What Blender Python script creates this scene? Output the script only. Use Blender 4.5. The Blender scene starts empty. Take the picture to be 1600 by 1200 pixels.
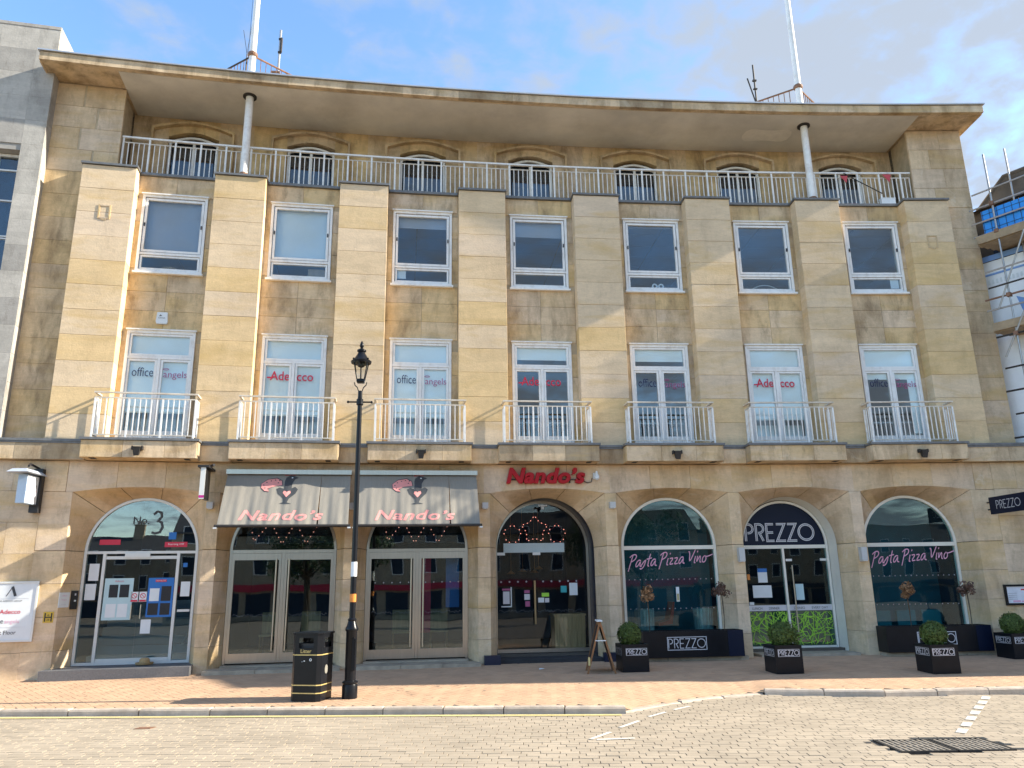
import bpy, bmesh, math, random
from mathutils import Vector, Matrix
random.seed(7)
rnd = random.random
sc = bpy.context.scene
COL = sc.collection
rad = math.radians

# ------------------------------------------------------------------ camera
CAMX, CAMY, CAMZ = -2.5678, -16.2955, 1.54
YAW, PITCH, ROLL = 0.115354, 0.255600, -0.016096
R = 100.05                      # the facade is gently concave: radius of its plan curve
def cam_axes():
    cy, sy, cp, sp = math.cos(YAW), math.sin(YAW), math.cos(PITCH), math.sin(PITCH)
    f = Vector((sy*cp, cy*cp, sp)); r = Vector((cy, -sy, 0)); u = r.cross(f)
    c, s = math.cos(ROLL), math.sin(ROLL)
    return r*c + u*s, u*c - r*s, f
cr, cu, cf = cam_axes()
cam = bpy.data.cameras.new('camera'); co = bpy.data.objects.new('camera', cam); COL.objects.link(co)
co.matrix_world = Matrix(((cr.x, cu.x, -cf.x, CAMX), (cr.y, cu.y, -cf.y, CAMY), (cr.z, cu.z, -cf.z, CAMZ), (0, 0, 0, 1)))
cam.sensor_width = 36; cam.lens = 27.0; cam.clip_start = 0.1; cam.clip_end = 2000
sc.camera = co

# ------------------------------------------------------------------ sky, sun, exposure
SUN_EL, SUN_AZ = rad(28.5), rad(95.8)          # azimuth clockwise from +Y
w = bpy.data.worlds.new('World'); sc.world = w; w.use_nodes = True
nt = w.node_tree; nt.nodes.clear()
def N(nt, t, **kw):
    n = nt.nodes.new(t)
    for k, v in kw.items():
        if k in ('inputs',):
            for a, b in v.items(): n.inputs[a].default_value = b
        else: setattr(n, k, v)
    return n
sky = N(nt, 'ShaderNodeTexSky', sky_type='NISHITA', sun_disc=False, sun_elevation=SUN_EL, sun_rotation=SUN_AZ,
        altitude=50, air_density=1.0, dust_density=0.6, ozone_density=1.6)
tc = N(nt, 'ShaderNodeTexCoord'); sep = N(nt, 'ShaderNodeSeparateXYZ')
nt.links.new(tc.outputs['Generated'], sep.inputs[0])
# project the direction on a high flat layer so that the clouds foreshorten towards the horizon
zc = N(nt, 'ShaderNodeMath', operation='ADD', inputs={1: 0.14}); nt.links.new(sep.outputs['Z'], zc.inputs[0])
zm = N(nt, 'ShaderNodeMath', operation='MAXIMUM', inputs={1: 0.05}); nt.links.new(zc.outputs[0], zm.inputs[0])
dx = N(nt, 'ShaderNodeMath', operation='DIVIDE'); dy = N(nt, 'ShaderNodeMath', operation='DIVIDE')
nt.links.new(sep.outputs['X'], dx.inputs[0]); nt.links.new(zm.outputs[0], dx.inputs[1])
nt.links.new(sep.outputs['Y'], dy.inputs[0]); nt.links.new(zm.outputs[0], dy.inputs[1])
cmb = N(nt, 'ShaderNodeCombineXYZ'); nt.links.new(dx.outputs[0], cmb.inputs[0]); nt.links.new(dy.outputs[0], cmb.inputs[1])
n1 = N(nt, 'ShaderNodeTexNoise', inputs={'Scale': 2.3, 'Detail': 6.0, 'Roughness': 0.58, 'Distortion': 0.4})
n2 = N(nt, 'ShaderNodeTexNoise', inputs={'Scale': 13.0, 'Detail': 5.0, 'Roughness': 0.55, 'Distortion': 0.3})
for q in (n1, n2): nt.links.new(cmb.outputs[0], q.inputs['Vector'])
ad = N(nt, 'ShaderNodeMath', operation='MULTIPLY_ADD', inputs={1: 0.55}); nt.links.new(n2.outputs['Fac'], ad.inputs[0]); nt.links.new(n1.outputs['Fac'], ad.inputs[2])
gx = N(nt, 'ShaderNodeMath', operation='MULTIPLY_ADD', inputs={1: 0.34}); nt.links.new(sep.outputs['X'], gx.inputs[0]); nt.links.new(ad.outputs[0], gx.inputs[2])
ramp = N(nt, 'ShaderNodeMapRange', inputs={'From Min': 0.66, 'From Max': 1.02, 'To Min': 0.0, 'To Max': 0.95}); ramp.interpolation_type = 'SMOOTHSTEP'
nt.links.new(gx.outputs[0], ramp.inputs['Value'])
mixc = N(nt, 'ShaderNodeMix', data_type='RGBA'); mixc.inputs['B'].default_value = (1.30, 1.47, 1.72, 1)
nt.links.new(ramp.outputs['Result'], mixc.inputs['Factor']); hs = N(nt, 'ShaderNodeHueSaturation', inputs={'Saturation': 1.12}); nt.links.new(sky.outputs[0], hs.inputs['Color']); nt.links.new(hs.outputs[0], mixc.inputs['A'])
bg = N(nt, 'ShaderNodeBackground', inputs={'Strength': 0.145}); out = N(nt, 'ShaderNodeOutputWorld')
nt.links.new(mixc.outputs['Result'], bg.inputs['Color']); nt.links.new(bg.outputs[0], out.inputs[0])

sl = bpy.data.lights.new('sun', 'SUN'); sl.energy = 3.8; sl.angle = rad(0.55); sl.color = (1.0, 0.92, 0.78)
so = bpy.data.objects.new('sun', sl); COL.objects.link(so)
to_sun = Vector((math.sin(SUN_AZ)*math.cos(SUN_EL), math.cos(SUN_AZ)*math.cos(SUN_EL), math.sin(SUN_EL)))
so.rotation_euler = (-to_sun).to_track_quat('-Z', 'Y').to_euler(); so.location = (30, -8, 30)
vs = sc.view_settings; vs.view_transform = 'Standard'; vs.look = 'None'; vs.gamma = 1; vs.exposure = 1.6; vs.use_curve_mapping = False
try:
    sc.cycles.max_bounces = 5; sc.cycles.diffuse_bounces = 3; sc.cycles.glossy_bounces = 3; sc.cycles.transparent_max_bounces = 8; sc.cycles.caustics_reflective = False; sc.cycles.caustics_refractive = False
except Exception: pass

# ------------------------------------------------------------------ materials
MATS = {}
def mat(name, col, rough=0.6, metal=0.0, var=0.12, scale=6.0, bump=0.0, bscale=60.0, stretch=(1, 1, 1), dirt=0.0, dirtcol=(0.05, 0.04, 0.03), emit=0.0, objvar=0.0, spec=0.5, island=0.0, coat=0.0):
    if name in MATS: return MATS[name]
    m = bpy.data.materials.new(name); m.use_nodes = True; t = m.node_tree; t.nodes.clear()
    o = N(t, 'ShaderNodeOutputMaterial'); b = N(t, 'ShaderNodeBsdfPrincipled'); t.links.new(b.outputs[0], o.inputs[0])
    b.inputs['Roughness'].default_value = rough; b.inputs['Metallic'].default_value = metal; b.inputs['Specular IOR Level'].default_value = spec
    if coat: b.inputs['Coat Weight'].default_value = coat
    g = N(t, 'ShaderNodeNewGeometry'); mp = N(t, 'ShaderNodeMapping'); mp.inputs['Scale'].default_value = stretch
    t.links.new(g.outputs['Position'], mp.inputs['Vector'])
    n = N(t, 'ShaderNodeTexNoise', inputs={'Scale': scale, 'Detail': 6.0, 'Roughness': 0.6}); t.links.new(mp.outputs[0], n.inputs['Vector'])
    mr = N(t, 'ShaderNodeMapRange', inputs={'From Min': 0.25, 'From Max': 0.75, 'To Min': 1 - var, 'To Max': 1 + var}); t.links.new(n.outputs['Fac'], mr.inputs['Value'])
    val = mr.outputs['Result']
    if objvar or island:
        oi = N(t, 'ShaderNodeObjectInfo'); s1 = N(t, 'ShaderNodeMath', operation='ADD'); t.links.new(oi.outputs['Random'], s1.inputs[0])
        t.links.new(g.outputs['Random Per Island'], s1.inputs[1]); fr = N(t, 'ShaderNodeMath', operation='FRACT'); t.links.new(s1.outputs[0], fr.inputs[0])
        k = objvar or island
        m2 = N(t, 'ShaderNodeMapRange', inputs={'To Min': 1 - k, 'To Max': 1 + k}); t.links.new(fr.outputs[0], m2.inputs['Value'])
        mu = N(t, 'ShaderNodeMath', operation='MULTIPLY'); t.links.new(val, mu.inputs[0]); t.links.new(m2.outputs['Result'], mu.inputs[1]); val = mu.outputs[0]
    vm = N(t, 'ShaderNodeVectorMath', operation='SCALE'); vm.inputs[0].default_value = col[:3]; t.links.new(val, vm.inputs['Scale'])
    cout = vm.outputs[0]
    if dirt:
        n3 = N(t, 'ShaderNodeTexNoise', inputs={'Scale': scale*0.45, 'Detail': 8.0, 'Roughness': 0.7}); t.links.new(mp.outputs[0], n3.inputs['Vector'])
        m3 = N(t, 'ShaderNodeMapRange', inputs={'From Min': 0.5, 'From Max': 0.78, 'To Min': 0, 'To Max': dirt}); t.links.new(n3.outputs['Fac'], m3.inputs['Value'])
        mx = N(t, 'ShaderNodeMix', data_type='RGBA'); mx.inputs['B'].default_value = (*dirtcol, 1)
        t.links.new(m3.outputs['Result'], mx.inputs['Factor']); t.links.new(cout, mx.inputs['A']); cout = mx.outputs['Result']
    t.links.new(cout, b.inputs['Base Color'])
    if emit:
        b.inputs['Emission Color'].default_value = (*col[:3], 1); b.inputs['Emission Strength'].default_value = emit
    if bump:
        nb = N(t, 'ShaderNodeTexNoise', inputs={'Scale': bscale, 'Detail': 5.0, 'Roughness': 0.65}); t.links.new(mp.outputs[0], nb.inputs['Vector'])
        bp = N(t, 'ShaderNodeBump', inputs={'Strength': bump, 'Distance': 0.01}); t.links.new(nb.outputs['Fac'], bp.inputs['Height']); t.links.new(bp.outputs[0], b.inputs['Normal'])
    MATS[name] = m; return m

def stone(name, cols, grime=0.5, grimecol=(0.19, 0.115, 0.055), soot=0.25, gscale=0.9, pale=0.0, g0=0.47, g1_=0.74, ochre=0.75):
    """Limestone: a hue of its own for each block, bedding veins, brown weathering and black soot patches."""
    m = bpy.data.materials.new(name); m.use_nodes = True; t = m.node_tree; t.nodes.clear(); L = t.links.new
    o = N(t, 'ShaderNodeOutputMaterial'); b = N(t, 'ShaderNodeBsdfPrincipled'); L(b.outputs[0], o.inputs[0])
    b.inputs['Roughness'].default_value = 0.88; b.inputs['Specular IOR Level'].default_value = 0.25
    g = N(t, 'ShaderNodeNewGeometry'); oi = N(t, 'ShaderNodeObjectInfo')
    s1 = N(t, 'ShaderNodeMath', operation='ADD'); L(oi.outputs['Random'], s1.inputs[0]); L(g.outputs['Random Per Island'], s1.inputs[1])
    fr = N(t, 'ShaderNodeMath', operation='FRACT'); L(s1.outputs[0], fr.inputs[0])
    cr_ = N(t, 'ShaderNodeValToRGB'); L(fr.outputs[0], cr_.inputs[0]); cr_.color_ramp.interpolation = 'EASE'
    els = cr_.color_ramp.elements
    while len(els) < len(cols): els.new(0.5)
    for i, c in enumerate(cols): els[i].position = i/(len(cols)-1); els[i].color = (*c, 1)
    # bedding veins, shifted from block to block
    off = N(t, 'ShaderNodeVectorMath', operation='SCALE', inputs={0: (13.0, 7.0, 31.0)}); L(oi.outputs['Random'], off.inputs['Scale'])
    pa = N(t, 'ShaderNodeVectorMath', operation='ADD'); L(g.outputs['Position'], pa.inputs[0]); L(off.outputs[0], pa.inputs[1])
    mp = N(t, 'ShaderNodeMapping'); mp.inputs['Scale'].default_value = (0.7, 0.7, 2.6); L(pa.outputs[0], mp.inputs['Vector'])
    v1 = N(t, 'ShaderNodeTexNoise', inputs={'Scale': 1.5, 'Detail': 5.0, 'Roughness': 0.62, 'Distortion': 0.9}); L(mp.outputs[0], v1.inputs['Vector'])
    vr = N(t, 'ShaderNodeMapRange', inputs={'From Min': 0.25, 'From Max': 0.75, 'To Min': 0.86, 'To Max': 1.12}); L(v1.outputs['Fac'], vr.inputs['Value'])
    gr = N(t, 'ShaderNodeTexNoise', inputs={'Scale': 16.0, 'Detail': 5.0, 'Roughness': 0.75}); L(mp.outputs[0], gr.inputs['Vector'])
    grr = N(t, 'ShaderNodeMapRange', inputs={'From Min': 0.3, 'From Max': 0.7, 'To Min': 0.92, 'To Max': 1.08}); L(gr.outputs['Fac'], grr.inputs['Value'])
    mm = N(t, 'ShaderNodeMath', operation='MULTIPLY'); L(vr.outputs['Result'], mm.inputs[0]); L(grr.outputs['Result'], mm.inputs[1])
    sc1 = N(t, 'ShaderNodeVectorMath', operation='SCALE'); L(cr_.outputs[0], sc1.inputs[0]); L(mm.outputs[0], sc1.inputs['Scale'])
    # warm ochre banding
    v2 = N(t, 'ShaderNodeTexNoise', inputs={'Scale': 0.9, 'Detail': 4.0, 'Roughness': 0.55, 'Distortion': 0.5}); L(mp.outputs[0], v2.inputs['Vector'])
    v2r = N(t, 'ShaderNodeMapRange', inputs={'From Min': 0.5, 'From Max': 0.75, 'To Min': 0.0, 'To Max': ochre}); L(v2.outputs['Fac'], v2r.inputs['Value'])
    mo = N(t, 'ShaderNodeMix', data_type='RGBA'); mo.inputs['B'].default_value = (0.62, 0.42, 0.17, 1); L(v2r.outputs['Result'], mo.inputs['Factor']); L(sc1.outputs[0], mo.inputs['A'])
    # brown weathering running down the wall
    mg = N(t, 'ShaderNodeMapping'); mg.inputs['Scale'].default_value = (1.5, 1.5, 0.55); L(g.outputs['Position'], mg.inputs['Vector'])
    g1 = N(t, 'ShaderNodeTexNoise', inputs={'Scale': gscale, 'Detail': 6.0, 'Roughness': 0.68, 'Distortion': 0.3}); L(mg.outputs[0], g1.inputs['Vector'])
    g1r = N(t, 'ShaderNodeMapRange', inputs={'From Min': g0, 'From Max': g1_, 'To Min': 0.0, 'To Max': grime}); L(g1.outputs['Fac'], g1r.inputs['Value'])
    m1 = N(t, 'ShaderNodeMix', data_type='RGBA'); m1.inputs['B'].default_value = (*grimecol, 1); L(g1r.outputs['Result'], m1.inputs['Factor']); L(mo.outputs['Result'], m1.inputs['A'])
    g2 = N(t, 'ShaderNodeTexNoise', inputs={'Scale': 3.2, 'Detail': 10.0, 'Roughness': 0.82}); L(mg.outputs[0], g2.inputs['Vector'])
    g2r = N(t, 'ShaderNodeMapRange', inputs={'From Min': 0.52, 'From Max': 0.72, 'To Min': 0.0, 'To Max': soot}); L(g2.outputs['Fac'], g2r.inputs['Value'])
    m2 = N(t, 'ShaderNodeMix', data_type='RGBA'); m2.inputs['B'].default_value = (0.10, 0.075, 0.05, 1); L(g2r.outputs['Result'], m2.inputs['Factor']); L(m1.outputs['Result'], m2.inputs['A'])
    fin = m2.outputs['Result']
    if pale:
        g3 = N(t, 'ShaderNodeTexNoise', inputs={'Scale': 1.7, 'Detail': 7.0, 'Roughness': 0.72, 'Distortion': 1.2}); L(g.outputs['Position'], g3.inputs['Vector'])
        g3r = N(t, 'ShaderNodeMapRange', inputs={'From Min': 0.60, 'From Max': 0.68, 'To Min': 0.0, 'To Max': pale}); L(g3.outputs['Fac'], g3r.inputs['Value'])
        m3 = N(t, 'ShaderNodeMix', data_type='RGBA'); m3.inputs['B'].default_value = (0.74, 0.66, 0.52, 1); L(g3r.outputs['Result'], m3.inputs['Factor']); L(fin, m3.inputs['A']); fin = m3.outputs['Result']
    L(fin, b.inputs['Base Color'])
    nb = N(t, 'ShaderNodeTexNoise', inputs={'Scale': 26.0, 'Detail': 4.0, 'Roughness': 0.7}); L(pa.outputs[0], nb.inputs['Vector'])
    bp = N(t, 'ShaderNodeBump', inputs={'Strength': 0.35, 'Distance': 0.012}); L(nb.outputs['Fac'], bp.inputs['Height']); L(bp.outputs[0], b.inputs['Normal'])
    MATS[name] = m; return m

def glass(name, tint=(0.8, 0.9, 0.9), base=0.06, k=1.0, rough=0.0):
    m = bpy.data.materials.new(name); m.use_nodes = True; t = m.node_tree; t.nodes.clear(); L = t.links.new
    o = N(t, 'ShaderNodeOutputMaterial'); mx = N(t, 'ShaderNodeMixShader'); tr = N(t, 'ShaderNodeBsdfTransparent'); gl = N(t, 'ShaderNodeBsdfGlossy')
    tr.inputs[0].default_value = (*tint, 1); gl.inputs['Color'].default_value = (0.95, 0.98, 1, 1); gl.inputs['Roughness'].default_value = rough
    g0 = N(t, 'ShaderNodeNewGeometry'); dt = N(t, 'ShaderNodeVectorMath', operation='DOT_PRODUCT'); L(g0.outputs['Normal'], dt.inputs[0]); L(g0.outputs['Incoming'], dt.inputs[1])
    ab = N(t, 'ShaderNodeMath', operation='ABSOLUTE'); L(dt.outputs['Value'], ab.inputs[0]); om = N(t, 'ShaderNodeMath', operation='SUBTRACT', inputs={0: 1.0}); L(ab.outputs[0], om.inputs[1])
    p5 = N(t, 'ShaderNodeMath', operation='POWER', inputs={1: 5.0}); L(om.outputs[0], p5.inputs[0])
    a = N(t, 'ShaderNodeMath', operation='MULTIPLY_ADD', inputs={1: 0.9*k, 2: 0.04*k+base}); a.use_clamp = True
    L(p5.outputs[0], a.inputs[0]); L(a.outputs[0], mx.inputs[0]); L(tr.outputs[0], mx.inputs[1]); L(gl.outputs[0], mx.inputs[2]); L(mx.outputs[0], o.inputs[0])
    g = N(t, 'ShaderNodeNewGeometry'); nz = N(t, 'ShaderNodeTexNoise', inputs={'Scale': 0.9, 'Detail': 1.0}); L(g.outputs['Position'], nz.inputs['Vector'])
    bp = N(t, 'ShaderNodeBump', inputs={'Strength': 0.12, 'Distance': 0.02}); L(nz.outputs['Fac'], bp.inputs['Height']); L(bp.outputs[0], gl.inputs['Normal'])
    MATS[name] = m; return m

CREAM, OCHRE, PINK, BUFF = (0.74, 0.575, 0.385), (0.73, 0.53, 0.28), (0.72, 0.57, 0.415), (0.69, 0.525, 0.335)
S_PIL = stone('pilaster_limestone', [PINK, CREAM, CREAM, OCHRE, CREAM, BUFF], grime=0.16, soot=0.22)
S_REC = stone('weathered_limestone', [PINK, BUFF, CREAM, OCHRE, BUFF], grime=0.62, soot=0.55, gscale=1.6, g0=0.42, g1_=0.72)
S_GRD = stone('ground_floor_limestone', [CREAM, BUFF, PINK, BUFF], grime=0.5, soot=0.4, pale=0.4, g0=0.45, g1_=0.72)
S_LED = stone('ledge_limestone', [BUFF, CREAM, (0.46, 0.36, 0.24)], grime=0.6, soot=0.5, gscale=1.6, pale=0.25, g0=0.43, g1_=0.68)
S_GREY = stone('grey_portland_stone', [(0.43, 0.41, 0.37), (0.52, 0.49, 0.44), (0.38, 0.36, 0.33)], grime=0.6, grimecol=(0.16, 0.15, 0.14), soot=0.45, ochre=0.0)
MORTAR = mat('mortar', (0.50, 0.40, 0.27), 0.95, var=0.2)
PLASTER = mat('soffit_plaster', (0.72, 0.68, 0.60), 0.9, var=0.22, scale=0.7, dirt=0.45, dirtcol=(0.30, 0.26, 0.21), bump=0.2, bscale=30)
LEAD = mat('lead_flashing', (0.17, 0.17, 0.17), 0.5, 0.2, var=0.25, scale=9, dirt=0.5, dirtcol=(0.22, 0.22, 0.21))
WHITE = mat('white_paint', (0.86, 0.855, 0.835), 0.45, var=0.05, scale=14, dirt=0.42, dirtcol=(0.36, 0.28, 0.20), stretch=(1, 1, 0.5))
RAILW = mat('railing_paint', (0.86, 0.845, 0.81), 0.45, var=0.1, scale=10, dirt=0.45, dirtcol=(0.34, 0.24, 0.15))
RAILTOP = mat('handrail_paint', (0.68, 0.61, 0.51), 0.5, var=0.2, scale=7, dirt=0.6, dirtcol=(0.25, 0.16, 0.09))
ALU = mat('white_aluminium', (0.72, 0.72, 0.69), 0.3, 0.1, var=0.04)
STEEL = mat('brushed_steel', (0.50, 0.46, 0.39), 0.28, 0.9, var=0.08, scale=30, stretch=(1, 1, 0.1))
SHOPW = mat('cream_frame', (0.80, 0.77, 0.68), 0.4, var=0.05)
BLACK = mat('black_gloss_paint', (0.009, 0.010, 0.013), 0.3, var=0.2, spec=0.22)
BLACKM = mat('black_matt', (0.015, 0.015, 0.018), 0.55, var=0.2)
NAVY = mat('navy_paint', (0.010, 0.016, 0.042), 0.35, var=0.1)
NAVYSIGN = mat('navy_sign_panel', (0.006, 0.011, 0.03), 0.4, var=0.05, spec=0.2)
GOLD = mat('gold_band', (0.62, 0.47, 0.18), 0.4, 0.2, var=0.1)
RED = mat('red_sign_acrylic', (0.40, 0.006, 0.012), 0.35, var=0.12, spec=0.25)
REDP = mat('red_print', (0.62, 0.03, 0.07), 0.5, var=0.03)
BLUEP = mat('navy_print', (0.02, 0.03, 0.10), 0.5, var=0.03)
MAUVE = mat('mauve_print', (0.42, 0.10, 0.24), 0.5, var=0.03)
PINKP = mat('pink_print', (0.80, 0.31, 0.28), 0.7, var=0.08)
PINKN = mat('pink_script', (0.74, 0.40, 0.55), 0.5, var=0.05)
GREYP = mat('dark_print', (0.05, 0.055, 0.06), 0.6, var=0.05)
PAPER = mat('paper', (0.74, 0.78, 0.80), 0.6, var=0.04)
PALEB = mat('pale_blue_poster', (0.48, 0.66, 0.70), 0.5, var=0.05)
BRIGHTB = mat('bright_blue_poster', (0.02, 0.16, 0.50), 0.45, var=0.05)
GREEN = mat('lime_print', (0.36, 0.70, 0.06), 0.5, var=0.06)
TEAL = mat('teal_sticker', (0.03, 0.36, 0.40), 0.5, var=0.05)
TEALC = mat('teal_seat', (0.02, 0.17, 0.20), 0.5, var=0.1)
SILVERP = mat('silver_print', (0.62, 0.62, 0.66), 0.35, 0.1, var=0.05)
WOOD = mat('varnished_wood', (0.26, 0.12, 0.045), 0.5, var=0.3, scale=8, stretch=(4, 4, 0.5), dirt=0.3)
WOODP = mat('pale_counter_wood', (0.42, 0.28, 0.13), 0.55, var=0.35, scale=6, stretch=(6, 6, 0.3))
GREYBOX = mat('grey_light_box', (0.52, 0.52, 0.51), 0.4, var=0.05)
FABRIC = mat('awning_canvas', (0.26, 0.24, 0.205), 0.92, var=0.10, scale=9, stretch=(6, 1, 0.4), bump=0.12, bscale=300)
GRANITE = mat('granite_step', (0.13, 0.13, 0.135), 0.7, var=0.25, scale=40, bump=0.2, bscale=90)
STEPST = mat('worn_stone_step', (0.40, 0.34, 0.26), 0.9, var=0.25, scale=5, dirt=0.5, dirtcol=(0.15, 0.12, 0.09), bump=0.3, bscale=30)
MATFLOOR = mat('dark_entrance_mat', (0.035, 0.036, 0.04), 0.95, var=0.2)
ROOMW = mat('office_interior', (0.50, 0.50, 0.50), 0.9, var=0.04)
ROOMC = mat('office_ceiling', (0.55, 0.56, 0.57), 0.9, var=0.04)
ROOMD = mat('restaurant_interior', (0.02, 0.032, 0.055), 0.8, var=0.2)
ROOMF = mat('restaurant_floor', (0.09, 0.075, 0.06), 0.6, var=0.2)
BLINDG = mat('grey_roller_blind', (0.40, 0.39, 0.42), 0.9, var=0.05, scale=2)
BLINDP = mat('pale_blind', (0.84, 0.87, 0.87), 0.85, var=0.05, scale=1.5)
BULB = mat('fairy_bulb', (1.0, 0.36, 0.27), 0.4, var=0.0, emit=0.7)
REDWIRE = mat('red_wire', (0.35, 0.03, 0.03), 0.5)
IRON = mat('cast_iron', (0.045, 0.042, 0.04), 0.6, 0.4, var=0.3, scale=20)
RUST = mat('rusty_rail', (0.24, 0.13, 0.08), 0.7, 0.1, var=0.4, scale=9)
TUBE = mat('galvanised_tube', (0.42, 0.42, 0.42), 0.4, 0.6, var=0.2, scale=8)
BOARD = mat('scaffold_board', (0.36, 0.27, 0.17), 0.85, var=0.25, scale=5)
BLUES = mat('blue_sheeting', (0.02, 0.28, 0.80), 0.55, var=0.15, scale=3)
WRAP = mat('white_printed_wrap', (0.88, 0.90, 0.93), 0.6, var=0.12, scale=1.2)
WRAPB = mat('blue_printed_wrap', (0.20, 0.36, 0.70), 0.6, var=0.15, scale=1.5)
SLATE = mat('roof_slate', (0.05, 0.047, 0.047), 0.8, var=0.3, scale=6)
ORANGE = mat('orange_tape', (0.70, 0.24, 0.04), 0.5)
LEAFG = mat('box_leaf', (0.075, 0.12, 0.022), 0.6, var=0.35, scale=25, island=0.35)
LEAFB = mat('dry_leaf', (0.33, 0.18, 0.085), 0.7, var=0.4, scale=25, island=0.4)
LEAFD = mat('dark_dry_leaf', (0.15, 0.085, 0.06), 0.7, var=0.4, scale=25, island=0.4)
LEAFT = mat('street_tree_leaf', (0.05, 0.09, 0.025), 0.6, var=0.3, scale=3, island=0.35)
BARK = mat('bark', (0.10, 0.075, 0.05), 0.9, var=0.3, scale=20)
SOIL = mat('soil', (0.03, 0.022, 0.016), 0.95, var=0.3, scale=40)
ROADP = mat('road_paver_clay', (0.405, 0.335, 0.25), 0.9, var=0.14, scale=1.2, objvar=0.07, bump=0.25, bscale=60, dirt=0.25, dirtcol=(0.22, 0.19, 0.15), spec=0.2)
PAVEP = mat('pavement_paver_clay', (0.53, 0.35, 0.225), 0.9, var=0.12, scale=2.0, objvar=0.06, bump=0.25, bscale=60, dirt=0.3, dirtcol=(0.40, 0.28, 0.19), spec=0.2)
SAND = mat('joint_sand', (0.20, 0.16, 0.115), 0.95, var=0.25, scale=8)
KERBM = mat('kerb_granite', (0.52, 0.43, 0.34), 0.85, var=0.22, scale=6, bump=0.35, bscale=40, dirt=0.4, dirtcol=(0.16, 0.12, 0.09), objvar=0.15)
YELLOW = mat('yellow_line_paint', (0.60, 0.50, 0.22), 0.8, var=0.15, scale=14, dirt=0.55, dirtcol=(0.40, 0.34, 0.25))
WLINE = mat('white_line_paint', (0.68, 0.65, 0.58), 0.8, var=0.12, scale=14, dirt=0.85, dirtcol=(0.42, 0.35, 0.27))
G_UP = glass('upper_window_glass', (0.88, 0.93, 0.95), 0.02, 1.0)
G_BL = glass('first_floor_glass', (0.94, 0.98, 0.98), 0.03, 1.0)
G_SH = glass('shop_glass', (0.72, 0.84, 0.86), 0.035, 1.0)
G_TEAL = glass('teal_shop_glass', (0.70, 0.88, 0.90), 0.008, 1.0)
G_ENT = glass('clear_door_glass', (0.92, 0.95, 0.95), 0.0, 0.8)
G_LUN = glass('lunette_glass', (0.8, 0.9, 0.9), 0.10, 1.0)
G_LAMP = glass('lantern_glass', (0.97, 0.97, 0.95), 0.03, 1.0)

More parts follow.
